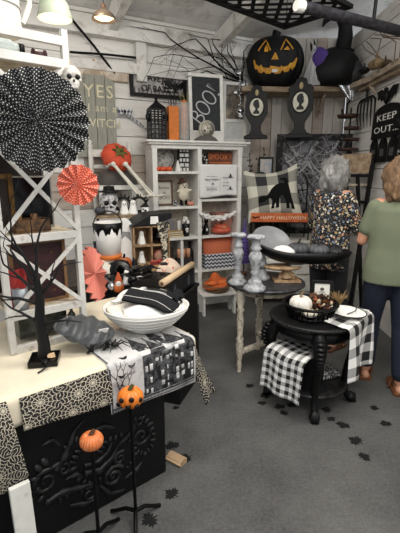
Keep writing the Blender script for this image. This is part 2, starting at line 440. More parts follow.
def twig(x, s_, a, L, w, d):
    x2 = x+L*math.sin(a); s2 = s_-L*math.cos(a); nx, ns = math.cos(a)*w, math.sin(a)*w
    q4((x2-nx*.6, s2-ns*.6), (x2+nx*.6, s2+ns*.6), (x+nx, s_+ns), (x-nx, s_-ns), .0016, 4)
    if d:
        for da in (-.5, .45): twig(x2, s2, a+da+r_.uniform(-.2, .2), L*.72, w*.6, d-1)
twig(.925, .16, .15, .055, .005, 4); twig(.985, .15, -.3, .04, .003, 3)
for bx, bs in ((.975, .0), (1.0, .035), (.95, .06), (1.02, -.12)):       # bats
    q4((bx-.02, bs-.006), (bx, bs), (bx, bs+.009), (bx-.011, bs+.006), .0016, 4); q4((bx, bs), (bx+.02, bs-.006), (bx+.011, bs+.006), (bx, bs+.009), .0016, 4)
rc(.893, -.23, .9, .182, .0016, 16)
one('table_runner', 'pale grey runner printed with a black haunted house, bats and bare trees', 'table runner', m,
    [mat('c9c7c5', .85, c2='6f6d6c', scale=7, lo=.5, hi=.75), mat('222224', .85, c2='5a5a5c', scale=26), mat('9b9a99', .85, c2='e2e0dd', scale=14)], TO, TR, solid=.0008)
# web cloth over the right end, a corner flaring past the table
def endc(u, v):
    d = v*lerp(.40, .345, u); x = lerp(lerp(-.02, .068, v), lerp(.012, .135, v), u)
    return (TL+.006+x, .03-.045*v+.012*math.sin(u*7+v*3)*v+.02*u*(1-v), TZ+.002-d)
m = MB(); m.grid(endc, 14, 24, us=.10, vs_=.40)
one('table_runner', 'pointed corner of spider web cloth hanging off the right table end', 'table runner', m, WEB, TO, TR, solid=.0015)
# carved black panel
PO = tw(.0, .036, 0); t = thing('carved_screen', 'black wooden panel with raised scroll carving standing below the front table', 'panel', PO, TR)
m = MB(); m.box(.715, .02, .335, .99, .03, .67); m.build('board', mat('171718', .5, c2='0c0c0d'), t, bevel=.004)
m = MB()
PPN = Vector((math.sin(TR), -math.cos(TR), 0)); PM = (Matrix.Translation(PO) @ Matrix.Rotation(TR, 4, 'Z')).inverted()
def pp(px, py, o=0): q = PM @ onpl(px, py, PO, PPN); return Vector((q.x, .002-o, q.z))
def beads(path, r0, r1, o=.004):
    pts = [pp(*q) for q in path]; L = sum((pts[i+1]-pts[i]).length for i in range(len(pts)-1)); k = max(3, int(L/(r0+r1)*1.0))
    for i in range(k):
        tt = i/(k-1)*(len(pts)-1); j = min(int(tt), len(pts)-2); q = pts[j].lerp(pts[j+1], tt-j); r = lerp(r0, r1, i/(k-1))
        d = pts[j+1]-pts[j]; m.ell(q, (r*.75, r*.7, r*1.25), n=10, k=6, ry=math.atan2(d.x, d.z)+PI/2)
def spiral(cx, cy, r, turns, a0, s=1, w=.011, k=40):
    c = pp(cx, cy); pts = [c+Vector((math.cos(a0+s*2*PI*turns*i/k)*r*(1-.8*i/k), 0, math.sin(a0+s*2*PI*turns*i/k)*r*(1-.8*i/k))) for i in range(k+1)]
    m.tube(pts, [lerp(w, w*.5, i/k) for i in range(k+1)], 8)
beads([(45,462),(37,470),(34,484),(38,497),(46,503),(54,500)], .020, .012)
spiral(46, 482, .055, 1.4, 1.2, 1)
m.tube([pp(*q) for q in ((56,470),(64,458),(70,445),(74,432),(84,420))], [.014,.016,.013,.009,.004], 8)
m.tube([pp(*q) for q in ((48,502),(62,492),(78,488),(92,484))], [.012,.016,.015,.01], 8)
beads([(60,500),(70,494),(82,492)], .012, .008)
beads([(78,452),(72,464),(76,478),(88,484),(100,480)], .016, .010)
spiral(90, 494, .04, 1.3, 2.0, -1); spiral(114, 476, .052, 1.6, .5, 1, .012); spiral(113, 476, .02, 1, .5, 1, .01)
m.tube([pp(*q) for q in ((84,474),(100,470),(112,458),(118,446))], [.02,.018,.012,.006], 8)
m.tube([pp(*q) for q in ((84,466),(98,462),(108,452),(112,442))], [.012,.012,.009,.005], 8)
beads([(143,418),(150,424),(154,434),(152,446),(145,454),(138,452)], .016, .010)
spiral(141, 436, .05, 1.3, .3, -1); m.tube([pp(*q) for q in ((118,446),(126,438),(134,428),(136,418))], [.006,.012,.012,.005], 8)
beads([(100,452),(108,440),(122,436),(134,442),(136,456),(128,468)], .015, .010); beads([(66,448),(74,440),(86,438),(96,444)], .014, .009)
spiral(120, 458, .034, 1.2, 1.0, 1, .010); spiral(64, 470, .03, 1.2, 2.4, -1, .010); spiral(140, 420, .03, 1.1, 2.2, 1, .009)
for q1, q2, q3 in (((60,446),(52,440),(42,446)),((66,480),(76,474),(84,478)),((100,486),(110,494),(124,490)),((126,478),(136,470),(142,462)),((92,432),(104,426),(116,428)),((50,470),(58,464),(66,462)),((70,506),(84,504),(98,498))):
    m.tube([pp(*q1), pp(*q2), pp(*q3)], [.005,.014,.005], 8)
m.build('scroll_carving', mat('1b1b1c', .38, c2='2c2b2b'), t)
m = MB(); m.box(0, 0, .2, .07, .02, .42, rx=R(-4)); m.box(0, .035, .2, .05, .02, .38, rx=R(-4))
q = tw(.5, -.09, 0); one('wooden_board', 'white painted board standing at the bottom left edge', 'board', m, WHITE, q, TR, bevel=.003)
# ------------------------------------------------------------------ white rack with crossed braces on the table
q = tw(.626, .335, TZ+.006); RW, RDp, RH = .325, .36, 1.33
t = thing('rack', 'white distressed wooden rack with crossed braces standing on the table', 'rack', q, TR)
RACK = Matrix.Translation(q) @ Matrix.Rotation(TR, 4, 'Z')
def rk(x, y, z): return RACK @ Vector((x, y, z))
WP = mat('c8c5bf', .6, c2='9c9186', lo=.58, hi=.7, scale=12)
for x in (0, RW):
    for y in (0, RDp):
        m = MB(); m.box(x, y, RH/2, .026, .03, RH); m.build('post', WP, t, bevel=.002)
LV = (.012, .165, .495, .90, 1.2, 1.285)
for z in LV:
    m = MB(); m.box(RW/2, -.004, z, RW-.02, .022, .034); m.build('rail', WP, t, bevel=.002)
for z in (.17, .50, .905, 1.205):
    m = MB(); m.box(RW/2, RDp/2+.01, z, RW-.01, RDp-.02, .016); m.build('shelf_board', mat('cbbfa8', .7, c2='a08d70'), t)
for z0, z1 in ((.175, .48), (.515, .885), (.915, 1.19)):
    for s_ in (0, 1):
        a, b = (0, RW) if s_ else (RW, 0)
        m = MB(); m.bar((a, -.012-.004*s_, z0), (b, -.012-.004*s_, z1), .011, .017); m.build('brace', WP, t)
m = MB(); m.box(RW/2, RDp+.02, .62, RW+.02, .008, 1.0); m.build('back_board', mat('2c2522', .8), t)
# ------------------------------------------------------------------ white cabinet against the left wall
CR = R(22); CO = Vector((-.464, 4.13, 0)); CW, CDp = .986, .28
CM = Matrix.Translation(CO) @ Matrix.Rotation(CR, 4, 'Z'); CN = Vector((math.sin(CR), -math.cos(CR), 0))
def cb(x, y, z): return CM @ Vector((x, y, z))
def cl(px, py, y=0.0):
    """cabinet coordinates seen at a picture point, at depth y inside it"""
    return CM.inverted() @ onpl(px, py, CO - CN*y, CN)
t = thing('cabinet', 'white painted open shelf cabinet with crown moulding full of ornaments', 'cabinet', CO, CR)
CWH = mat('e6e4de', .55, c2='bdb7ab', lo=.62, hi=.75)
for nm, x, w_ in (('side_panel', .015, .05), ('side_panel', CW-.015, .05), ('divider', .50, .045)):
    m = MB(); m.box(x, CDp/2, .86, w_, CDp, 1.72 if nm == 'divider' else 1.74); m.build(nm, CWH, t, bevel=.003)
m = MB(); m.box(CW/2, CDp+.008, .88, CW, .016, 1.74); m.build('back_panel', mat('c9c0b2', .7, c2='aaa094'), t)
SZL = (1.49, 1.13, .80, .42, .10); SZR = (1.56, 1.20, .80, .42, .10)
for z in SZL:
    m = MB(); m.box(.26, CDp/2, z-.012, .44, CDp-.005, .026); m.build('shelf', CWH, t, bevel=.002)
for z in SZR:
    m = MB(); m.box(.74, CDp/2, z-.012, .44, CDp-.005, .026); m.build('shelf', CWH, t, bevel=.002)
m = MB(); m.box(.30, .12, .605, .03, .2, .34); m.build('small_divider', CWH, t)
m = MB()
for z, d, h in ((1.735, .0, .04), (1.765, .03, .022), (1.785, .055, .02)): m.box(CW/2, CDp/2-d/2, z, CW+.04+2*d, CDp+d, h)
m.build('crown_moulding', CWH, t, bevel=.004)
m = MB(); m.box(CW/2, .02, .05, CW, .03, .09); m.build('plinth', CWH, t, bevel=.003)
CTOP = 1.795
# white step stool in front of the cabinet
q = pix(217, 300, 4.13); q.z = 0; STQ = q.copy(); t = thing('step_stool', 'small white wooden stool in front of the white cabinet', 'stool', q, R(16))
m = MB(); m.box(0, 0, .225, .40, .22, .026); m.build('seat', CWH, t, bevel=.004)
for s_ in (-1, 1):
    m = MB(); m.prism([(-.1, 0), (-.04, 0), (-.02, .09), (.02, .09), (.04, 0), (.1, 0), (.085, .212), (-.085, .212)], .022, TM(.17*s_-.011, 0, 0, PI/2, 0, PI/2)); m.build('leg', CWH, t)
m = MB(); m.box(0, 0, .165, .32, .02, .05); m.build('stretcher', CWH, t)
# ------------------------------------------------------------------ table behind, by the left wall
t = thing('side_table', 'dark display table along the wall behind the white bowl, crowded with ornaments', 'table', (-.62, 3.16, 0), WR)
m = MB(); m.box(-.185, 0, .735, 1.13, .85, .03); m.build('tabletop', mat('3a2f28', .7, c2='211b18'), t)
for x in (-.7, .33):
    for y in (-.36, .36): m = MB(); m.box(x, y, .36, .05, .05, .72); m.build('leg', mat('2a2421', .7), t)
m = MB(); m.box(-.1, -.395, .42, .94, .02, .58); m.build('skirt', mat('1c1a1a', .85), t)
STM = Matrix.Translation((-.62, 3.16, 0)) @ Matrix.Rotation(WR, 4, 'Z')
# ------------------------------------------------------------------ white dresser by the back wall
DX0, DX1, DY = .62, 1.5, 4.5
t = thing('dresser', 'low white dresser behind the candlestick table', 'dresser', (1.06, 4.645, 0), 0)
m = MB(); m.box(0, 0, .41, .88, .56, .62); m.build('carcass', WOODW, t, bevel=.004)
m = MB(); m.box(0, -.0, .735, .92, .62, .03); m.build('top', WOODW, t, bevel=.004)
for x in (-.22, .22):
    for z in (.25, .45, .62):
        m = MB(); m.box(x, -.288, z, .40, .02, .16 if z < .6 else .12); d = m.build('drawer', CWH, t, bevel=.003)
        m = MB(); m.ell((x, -.305, z), .014, n=10, k=6); m.build('knob', IRON, d)
for x in (-.4, .4):
    for y in (-.24, .24): m = MB(); m.tube([(x, y, 0), (x, y, .1)], [.02, .032], 10); m.build('foot', WOODW, t)
# ------------------------------------------------------------------ dark round table on turned cream legs
CTX, CTY = .50, 2.96
t = thing('candle_table', 'small round dark-topped table on turned distressed cream legs', 'table', (CTX, CTY, 0), 0)
m = MB(); m.lathe([(.0001, .655), (.285, .655), (.30, .665), (.30, .675), (.29, .682), (.0001, .684)], 48); m.build('tabletop', mat('2b2a2b', .42, c2='454347'), t)
m = MB(); m.lathe([(.24, .61), (.24, .655), (.23, .655), (.23, .61), (.24, .61)], 40); m.build('apron', mat('c9bca6', .7, c2='57493d', lo=.52, hi=.62), t)
LEGM = mat('d9cfbc', .65, c2='6b5744', lo=.55, hi=.64, scale=26)
prof = [(.016,0),(.014,.02),(.022,.05),(.016,.08),(.02,.1),(.026,.16),(.03,.22),(.024,.25),(.03,.27),(.018,.29),(.022,.34),(.027,.42),(.02,.48),(.03,.5),(.02,.52),(.032,.56),(.032,.655)]
for lx, ly in ((.30, 2.80), (.50, 3.19), (.69, 2.88)):
    m = MB(); m.lathe(prof, 14, TM(lx-CTX, ly-CTY, 0)); m.build('leg', LEGM, t)
m = MB(); m.bar((.50-CTX, 3.19-CTY, .16), (.69-CTX, 2.88-CTY, .16), .05, .02); m.bar((.30-CTX, 2.80-CTY, .16), (.595-CTX, 3.035-CTY, .16), .05, .02)
m.build('stretcher', LEGM, t)
# ------------------------------------------------------------------ black carved round table
BX, BYY, BH = .735, 2.43, .60
t = thing('carved_table', 'black ornate round side table on cabriole legs with a lower shelf', 'table', (BX, BYY, 0), 0)
m = MB(); m.lathe([(.0001, .565), (.25, .565), (.272, .575), (.282, .588), (.274, .6), (.256, .6), (.246, .594), (.0001, .594)], 56); m.build('tabletop', mat('151516', .4, c2='232324', scale=60), t)
m = MB(); m.lathe([(.23, .49), (.245, .52), (.24, .565), (.22, .565), (.215, .5), (.23, .49)], 48)
for k in range(60): a = k*PI/30; m.ell((.276*math.cos(a), .276*math.sin(a), .588), .009, n=6, k=4)
m.build('apron', mat('121213', .4), t)
m = MB(); m.lathe([(.0001, .12), (.21, .12), (.235, .13), (.235, .145), (.22, .152), (.0001, .152)], 48); m.build('lower_shelf', mat('1d1d1e', .45, c2='2d2c2c'), t)
for a in (-1.70, -.15, 1.42, 2.99):
    pts = []; rr = []
    for z, ro, r_ in ((.55,.225,.042),(.5,.255,.046),(.44,.272,.042),(.36,.26,.032),(.26,.235,.026),(.16,.22,.024),(.08,.232,.022),(.045,.25,.024)):
        pts.append((ro*math.cos(a), ro*math.sin(a), z)); rr.append(r_)
    m = MB(); m.tube(pts, rr, 10); L = m.build('leg', mat('141415', .35), t)
    m = MB(); c = Vector((.27*math.cos(a), .27*math.sin(a), .034)); m.ell(c, (.034, .034, .034), n=14, k=8)
    for da in (-.7, -.25, .25, .7): m.tube([c+Vector((-.02*math.cos(a), -.02*math.sin(a), .032)), c+Vector((.026*math.cos(a+da), .026*math.sin(a+da), .02)), c+Vector((.032*math.cos(a+da*.9), .032*math.sin(a+da*.9), -.026))], [.012, .010, .006], 6)
    m.build('claw_foot', mat('101011', .35), L)
    m = MB(); c = Vector((.355*math.cos(a), .355*math.sin(a), .455))
    for k in range(7): z = .52-.026*k; q = .268+.045*math.sin(PI*(k+1)/8); m.ell((q*math.cos(a), q*math.sin(a), z), (.03-.002*k, .03-.002*k, .016), n=10, k=6)
    m.build('knee_carving', mat('171718', .35), L)
# ------------------------------------------------------------------ the two shoppers
def flat_lathe(prof, sx, sy, c=(0,0,0)): return ('L', prof, sx, sy, c)
_blob0 = blob
def blob2(name, caps, voxel, mats, parent=None, loc=None, rz=0, smooth=6, paint=None):
    extra = [c for c in caps if c[0] == 'L']; caps = [c for c in caps if c[0] != 'L']
    old = MB.build
    def nb(s, *a, **k):
        for _, prof, sx, sy, c in extra: s.lathe(prof, 28, TM(*c), True, sx, sy)
        return old(s, *a, **k)
    MB.build = nb
    try: return _blob0(name, caps, voxel, mats, parent, loc, rz, smooth, paint)
    finally: MB.build = old
SKIN = mat('c99a80', .55, var=.05, scale=30); SKIN2 = mat('c48f72', .55, var=.05, scale=30)
def floral():
    s = NT('floral_print', .8, 0); v = s.obj()
    w_ = s.n('ShaderNodeVectorMath', operation='ADD'); nz = s.n('ShaderNodeTexNoise'); nz.inputs['Scale'].default_value = 40; s.l(v, nz.inputs['Vector'])
    sc = s.n('ShaderNodeVectorMath', operation='SCALE'); s.l(nz.outputs['Color'], sc.inputs[0]); sc.inputs['Scale'].default_value = .022; s.l(v, w_.inputs[0]); s.l(sc.outputs[0], w_.inputs[1])
    def cells(k):
        x = s.n('ShaderNodeTexVoronoi'); x.inputs['Scale'].default_value = k; s.l(w_.outputs[0], x.inputs['Vector']); return x
    a, b = cells(40), cells(85)
    pick = s.sep(a.outputs['Color'])[0]; pal = s.n('ShaderNodeValToRGB'); pal.color_ramp.interpolation = 'CONSTANT'
    for i, (p, c) in enumerate(((0, 'd6c7a6'), (.2, '7f8fa8'), (.36, 'd9a98c'), (.5, 'b9a06c'), (.66, 'e2dccb'), (.82, '8c6a4c'))):
        e = pal.color_ramp.elements[i] if i < 2 else pal.color_ramp.elements.new(p); e.position = p; e.color = lin(c)
    s.l(pick, pal.inputs[0])
    f = s.math('LESS_THAN', a.outputs['Distance'], .40); f2 = s.math('LESS_THAN', b.outputs['Distance'], .24)
    c = s.mix(f2, lin('16161b'), lin('a9aaa8')); c = s.mix(f, c, pal.outputs[0]); c = s.mix(s.math('LESS_THAN', a.outputs['Distance'], .13), c, lin('4a2f2a'))
    s.color(c); return s.m
def hairmat(a, b, c):
    s = NT('hair', .6, 0); v = s.scale(s.obj(), 60, 60, 16); n = s.noise(1, 6, v, .7); n2 = s.noise(9, 3)
    s.color(s.mix(s._mr(n2, .35, .7), s.mix(s._mr(n, .35, .65), lin(a), lin(b)), lin(c))); s.bump(n, .9, .01); return s.m
DENIM = mat('161c2e', .85, var=.25, scale=60, c2='222c45', lo=.5, hi=.8)
def fing(w, d, side, up=(0,0,1), curl=.6, r=.0085):
    """hand at wrist w pointing along d: palm, four fingers of unequal length, thumb"""
    w = Vector(w); d = Vector(d).normalized(); upv = Vector(up); a = d.cross(upv).normalized(); n = a.cross(d)
    out = [(w, w+d*.05, .026, .03)]
    for k in range(-1, 2): out.append((w+d*.02+a*.018*k, w+d*.075+a*.024*k, .016, .015))
    for k, L in zip((-1.5, -.5, .5, 1.5), (.058, .074, .078, .066)):
        p = w+d*.085+a*.017*k; q = p+d*L*.45-n*L*.16*curl; e = q+d*L*.35-n*L*.45*curl; f_ = e-n*L*.22*curl+d*L*.05
        out += [(p, q, r*1.1, r), (q, e, r, r*.9), (e, f_, r*.9, r*.75)]
    p = w+d*.03+a*.03*side; q = p+d*.03+a*.022*side-n*.01; out += [(p, q, r*1.4, r*1.2), (q, q+d*.03-n*.012, r*1.1, r*.8)]
    return out
def woman(label, loc, rz, H, top, topm, hair, hairm, legm, elbows, hands, wrists, skin, shoe, sleeve, hem, stance, wide=1.0):
    t = thing('person', label, 'person', loc, rz)
    k = H/1.6; V = lambda x, y, z: Vector((x*k, y*k, z*k))
    body = [(V(0,.0,.90), (.155*k*wide, .115*k, .12*k)), (V(0,0,1.08), (.135*k*wide, .10*k, .16*k)), (V(0,-.005,1.22), (.15*k*wide, .105*k, .14*k)), (V(-.13,0,1.315), V(.13,0,1.315), .05*k, .05*k), (V(0,-.01,1.30), V(0,.015,1.42), .062*k, .05*k)]
    body += [(V(0,.025,1.495), (.072*k, .088*k, .105*k)), (V(0,.05,1.445), (.052*k, .06*k, .055*k)), (V(0,.108,1.475), V(0,.122,1.468), .011*k, .013*k), (V(0,.106,1.435), (.024*k, .014*k, .008*k))]
    for s_ in (-1, 1):
        body += [(V(s_*.075,.02,1.49), (.012*k, .022*k, .032*k)), (V(s_*.03,.105,1.495), (.014*k, .009*k, .009*k))]
        el, wr_ = Vector(elbows[s_ > 0]), Vector(wrists[s_ > 0])
        body += [(V(s_*.15,0,1.30), el, .044*k, .036*k), (el, wr_, .036*k, .024*k)] + fing(wr_, Vector(hands[s_ > 0]), -s_)
        fx, fy = stance[s_ > 0]
        kn = V(s_*.09, .02, .47)+Vector((fx*.5, fy*.5, 0)); an = V(s_*.085, -.02, .085)+Vector((fx, fy, 0))
        body += [(V(s_*.085,0,.86), kn, .085*k, .055*k), (kn, an, .054*k, .036*k), (an, an+Vector((0, .11, -.055)), .034*k, .028*k), (an+Vector((0,-.03,-.05)), an+Vector((0,.14,-.06)), .03*k, .024*k)]
        for j in range(5): body.append((an+Vector(((j-2)*.017, .13, -.065)), an+Vector(((j-2)*.019, .178-.008*abs(j-2+s_), -.07)), .012, .010))
    o = blob2('body', body, .0062, [skin], t, smooth=4)
    tp = [flat_lathe([(.001, hem*k)] + [(r*k, z*k) for r, z in top] + [(.001, 1.375*k)], 1*wide, .72)]
    for s_ in (-1, 1):
        el, wr_ = Vector(elbows[s_ > 0]), Vector(wrists[s_ > 0]); sh = V(s_*.138,0,1.30)
        if sleeve > 1: tp += [(sh, el, .060*k, .052*k), (el, el.lerp(wr_, sleeve-1), .052*k, .046*k)]
        else: tp += [(sh, sh.lerp(el, sleeve), .062*k, .058*k)]
    blob2('shirt', tp, .009, [topm], t, smooth=3)
    tr = [flat_lathe([(.001, .84*k), (.165*k, .84*k), (.168*k, .95*k), (.001, .95*k)], wide, .75)]
    for s_ in (-1, 1):
        fx, fy = stance[s_ > 0]; kn = V(s_*.09, .02, .47)+Vector((fx*.5, fy*.5, 0)); an = V(s_*.085, -.02, .15)+Vector((fx, fy, 0))
        tr += [(V(s_*.082,-.005,.86), kn, .098*k, .07*k), (kn, an, .07*k, .062*k)]
    blob2('trousers', tr, .011, [legm], t, smooth=3)
    h = []
    r = random.Random(5 if 'grey' in label else 9)
    for c, q in hair: h.append((V(*c), (q[0]*k, q[1]*k, q[2]*k)))
    for i in range(150):
        c, q = hair[r.randrange(len(hair))]; a = r.uniform(0, 2*PI); z = r.uniform(-.75, 1); cc = math.sqrt(1-min(1, z*z))
        p = V(c[0]+q[0]*cc*math.cos(a)*.97, c[1]+q[1]*cc*math.sin(a)*.97, c[2]+q[2]*z*.97)
        if p.y > .085*k and p.z < 1.53*k: continue
        h.append((p, (r.uniform(.008, .016), r.uniform(.008, .016), r.uniform(.014, .032)), (r.uniform(-.5, .5), r.uniform(-.5, .5), 0)))
    blob2('hair', h, .0075, [hairm], t, smooth=2)
    for s_ in (-1, 1):
        fx, fy = stance[s_ > 0]; an = V(s_*.085, -.02, 0)+Vector((fx, fy, 0))
        m = MB(); out = [(-.042,-.06),(.042,-.06),(.044,.04),(.052,.13),(.04,.19),(0,.205),(-.04,.19),(-.052,.13),(-.044,.04)]
        m.prism(out, .022, TM(an.x, an.y, .0)); sh_ = m.build('sandal', shoe, t, bevel=.004)
        m = MB()
        for yy, hh in ((.10, .055), (.045, .085)):
            m.tube([an+Vector((.052*math.cos(a), yy, .02+hh*math.sin(a))) for a in [PI*i/10 for i in range(11)]], .012, 6, None, 1.0)
        m.build('strap', shoe, sh_)
    return t
woman('grey-haired woman in a dark floral blouse browsing with her back turned', (1.065, 3.24, 0), R(-52), 1.585,
      [(.172, .72), (.174, .9), (.16, 1.05), (.162, 1.2), (.152, 1.29), (.12, 1.345), (.08, 1.385)], floral(),
      [((0,.0,1.505), (.112,.118,.122)), ((0,-.045,1.42), (.1,.08,.095)), ((-.07,.0,1.43), (.035,.06,.08)), ((.07,-.0,1.43), (.035,.055,.07))], hairmat('6f6d6b', 'b9b7b3', '4c4a49'),
      mat('26262b', .85), ((-.205,.05,1.06), (.22,.04,1.05)), ((.3,.9,.1), (-.3,.9,.1)), ((-.15,.27,1.02), (.16,.27,.98)), SKIN, BROWN, 1.85, .72, ((0,0),(0,.02)))
woman('brown-haired woman in a green t-shirt, jeans and sandals at the right edge', (1.285, 2.60, 0), R(-14), 1.555,
      [(.180, .79), (.182, .88), (.162, 1.03), (.166, 1.18), (.158, 1.29), (.12, 1.34), (.085, 1.365)], mat('6e755e', .85, var=.06, scale=8),
      [((0,-.0,1.508), (.124,.122,.122)), ((0,-.05,1.43), (.112,.082,.095)), ((-.068,.01,1.45), (.032,.06,.07)), ((.068,.01,1.45), (.032,.06,.07))], hairmat('5f432c', '9a7a58', '44301f'),
      DENIM, ((-.20,.04,1.04), (.2,.03,1.04)), ((.2,.9,.2), (-.1,.7,-.5)), ((-.16,.26,1.0), (.2,.2,.88)), SKIN2, mat('6b4024', .6), .62, .79, ((-.0,.12),(.03,-.06)), 1.04)
# ------------------------------------------------------------------ shared builders
def face(p): return math.atan2(-p[0], p[1])
def V3(x, y, z): return Vector((x, y, z))
def fan(name, label, cat, c, rz, r, n, paper, dotpaper, rx=0, group=None):
    """pleated paper rosette facing local -Y, centre at the origin"""
    t = thing(name, label, cat, c, rz, group); t.rotation_euler = (rx, 0, rz)
    m = MB(); d = r*.19
    for i in range(n*2):
        a0, a1 = PI*i/n, PI*(i+1)/n; y0, y1 = (0, -d) if i % 2 == 0 else (-d, 0); r0, r1 = (r, r*.93) if i % 2 == 0 else (r*.93, r)
        q = .03*r; wd = PI*r/n
        m.add([(q*math.cos(a0), y0*.25-d*.4, q*math.sin(a0)), (r0*math.cos(a0), y0, r0*math.sin(a0)), (r1*math.cos(a1), y1, r1*math.sin(a1)), (q*math.cos(a1), y1*.25-d*.4, q*math.sin(a1))],
              [(0,1,2,3)], None, False, [(i*wd+wd*.47, 0), (i*wd, r), (i*wd+wd, r), (i*wd+wd*.53, 0)])
    m.build('pleated_paper', dotpaper, t, solid=.0008)
    m = MB(); m.lathe([(.0001,0),(.03*r,.002),(.03*r,.006),(.0001,.008)], 14, TM(0, -d*.4, 0, PI/2)); m.build('center_button', paper, t)
    return t
def skull(t, c, s, m_, dark, M=I4, name='skull', eyes=True):
    m = MB(); m.X = M @ TM(*c); m.ell((0, .08*s, .62*s), (.40*s, .46*s, .42*s)); m.ell((0, -.2*s, .3*s), (.26*s, .2*s, .26*s)); m.ell((0, -.2*s, .1*s), (.2*s, .17*s, .12*s))
    for x in (-1, 1): m.ell((x*.24*s, -.22*s, .42*s), (.11*s, .12*s, .08*s), n=10, k=6)
    for i in range(6): m.box((i-2.5)*.055*s, -.385*s, .12*s, .045*s, .03*s, .1*s)
    o = m.build(name, m_, t)
    m = MB(); m.X = M @ TM(*c)
    for x in (-1, 1): m.ell((x*.17*s, -.34*s, .53*s), (.11*s, .08*s, .11*s), n=12, k=8)
    m.ell((0, -.4*s, .36*s), (.05*s, .05*s, .07*s), n=8, k=6); m.build('eye_socket', dark, o)
    return o
def bottle(t, h, r, m_, c=(0,0,0), name='glass', n=18):
    m = MB(); m.lathe([(.0001,0),(r*.95,0),(r,h*.06),(r,h*.55),(r*.8,h*.66),(r*.36,h*.76),(r*.34,h*.93),(r*.42,h*.95),(r*.42,h),(.0001,h)], n, TM(*c)); return m.build(name, m_, t)
def frame(t, w_, h, b, d, fm, M=I4, name='frame'):
    m = MB(); m.X = M
    for s_ in (-1, 1): m.box(s_*(w_/2-b/2), 0, h/2, b, d, h); m.box(0, 0, h/2+s_*(h/2-b/2), w_-2*b, d, b)
    return m.build(name, fm, t, bevel=.002)
def pane(t, w_, h, m_, y=0, z=0, d=.006, name='picture', M=I4):
    m = MB(); m.X = M; m.box(0, y, z+h/2, w_, d, h); return m.build(name, m_, t)
def ghost(label, loc, h, r=None, m_=None, rz=0, group=None, cat='ghost figurine'):
    r = r or h*.3; m = MB(); m.m = 0
    n = 20; vs = []; pr = [(1.0,0),(.92,.12),(.78,.35),(.62,.55),(.55,.7),(.56,.8),(.48,.92),(.25,.985),(.001,1)]
    for q, z in pr:
        for j in range(n): a = 2*PI*j/n; k = 1+.1*math.sin(a*5)*(1-z); vs.append((q*r*k*math.cos(a), q*r*k*math.sin(a), z*h))
    m.add(vs, [(i*n+j, i*n+(j+1) % n, (i+1)*n+(j+1) % n, (i+1)*n+j) for i in range(len(pr)-1) for j in range(n)] + [tuple(range(n))[::-1]], None, True)
    m.m = 1
    for x in (-1, 1): m.ell((x*r*.2, -r*.5, h*.78), (r*.1, r*.08, r*.14), n=8, k=6)
    m.ell((0, -r*.54, h*.67), (r*.1, r*.06, r*.12), n=8, k=6)
    return one('ghost_figurine', label, cat, m, [m_ or SOFTW, BLACK], loc, rz, group)
def stemmed(name, label, loc, r, h, m_, ribs=10, stem=None, group=None, cat='pumpkin', depth=.12, rz=0, sh=.25):
    t = thing(name, label, cat, loc, rz, group)
    m = MB(); m.pumpkin(r, h, ribs, None, depth); m.build('shell', m_, t)
    m = MB(); m.tube([(0,0,h*.8), (0,0,h*.98), (r*.08,0,h*(1+sh*.6)), (r*.2,0,h*(1+sh))], [r*.16, r*.11, r*.08, r*.1], 8); m.build('stem', stem or mat('4a3b22', .8), t)
    return t
# ------------------------------------------------------------------ paper fans on the rack
c = pix(40, 121, 1.52); r = 46*1.56/F
c = pix(38, 121, 1.50)
fan('paper_fan', 'large round black paper fan with white polka dots on the rack', 'paper fan', c, R(18), .180, 22, BLACK, dots(70, '0b0b0c', 'd0d0ce', .145))
OR1 = mat('d3512e', .7)
c = pix(78, 185, 1.74); fan('paper_fan', 'small round coral paper fan with tiny white dots on the rack post', 'paper fan', c, R(20), .088, 14, OR1, dots(75, 'd3512e', 'f4ddd0', .15))
c = pix(92, 274, 1.98); fan('paper_fan', 'coral dotted paper fan seen from its side behind the rack post', 'paper fan', c, R(84), .145, 16, OR1, dots(75, 'b84a33', 'e8c8ba', .17), R(-12))
# ------------------------------------------------------------------ on and in the rack
q = rk(RW+.012, -.02, 1.135); t = thing('skull_ornament', 'small white skull with black eye sockets on the right rack post', 'skull', q, R(25))
skull(t, (0, -.04, -.045), .095, mat('d5d0c8', .6, c2='8d877f'), BLACK); m = MB(); m.tube([(0,-.03,.03),(0,-.01,.06),(0,.0,.08)], .0015, 5); m.build('cord', KRAFT, t)
z = TZ+.006+RH-.04
q = rk(.10, .13, TZ*0+1.303); t = thing('enamel_urn', 'tall white chipped enamel urn on top of the rack', 'urn', q, TR)
EN = mat('cfcec8', .4, var=.06, c2='5d3b2a', lo=.66, hi=.69, scale=9)
m = MB(); m.lathe([(.001,0),(.095,0),(.1,.01),(.098,.1),(.105,.2),(.09,.28),(.1,.3),(.092,.3),(.08,.28),(.001,.25)], 32); m.build('body', EN, t)
for k, z_ in enumerate((.1, .2)):
    m = MB(); m.ring((0,0,z_), .101, .004, 32); m.build('band', EN, t)
m = MB(); m.tube([(.1,0,.24),(.14,0,.22),(.145,0,.14),(.11,0,.06)], .011, 8); m.build('handle', EN, t)
q = rk(.03, .06, 1.213); t = thing('glass_jar', 'frosted glass jar lying on its side on the upper rack shelf', 'jar', q, TR)
m = MB(); m.lathe([(.001,0),(.028,0),(.03,.01),(.03,.12),(.02,.135),(.02,.15),(.001,.15)], 18, TM(-.02,0,.031,0,PI/2)); m.build('glass', mat('ccd6d3', .2), t)
m = MB(); m.lathe([(.001,.0),(.022,.0),(.022,.02),(.001,.02)], 18, TM(.13,0,.031,0,PI/2)); m.build('lid', BLACK, t)
q = rk(.215, .06, 1.213); m = MB(); m.lathe([(.001,0),(.022,0),(.022,.006),(.014,.008),(.014,.045),(.022,.047),(.022,.053),(.001,.053)], 16, TM(0,0,.023,0,PI/2))
one('thread_spool', 'dark red spool lying beside the frosted jar', 'spool', m, mat('3f1d22', .6), q, TR)
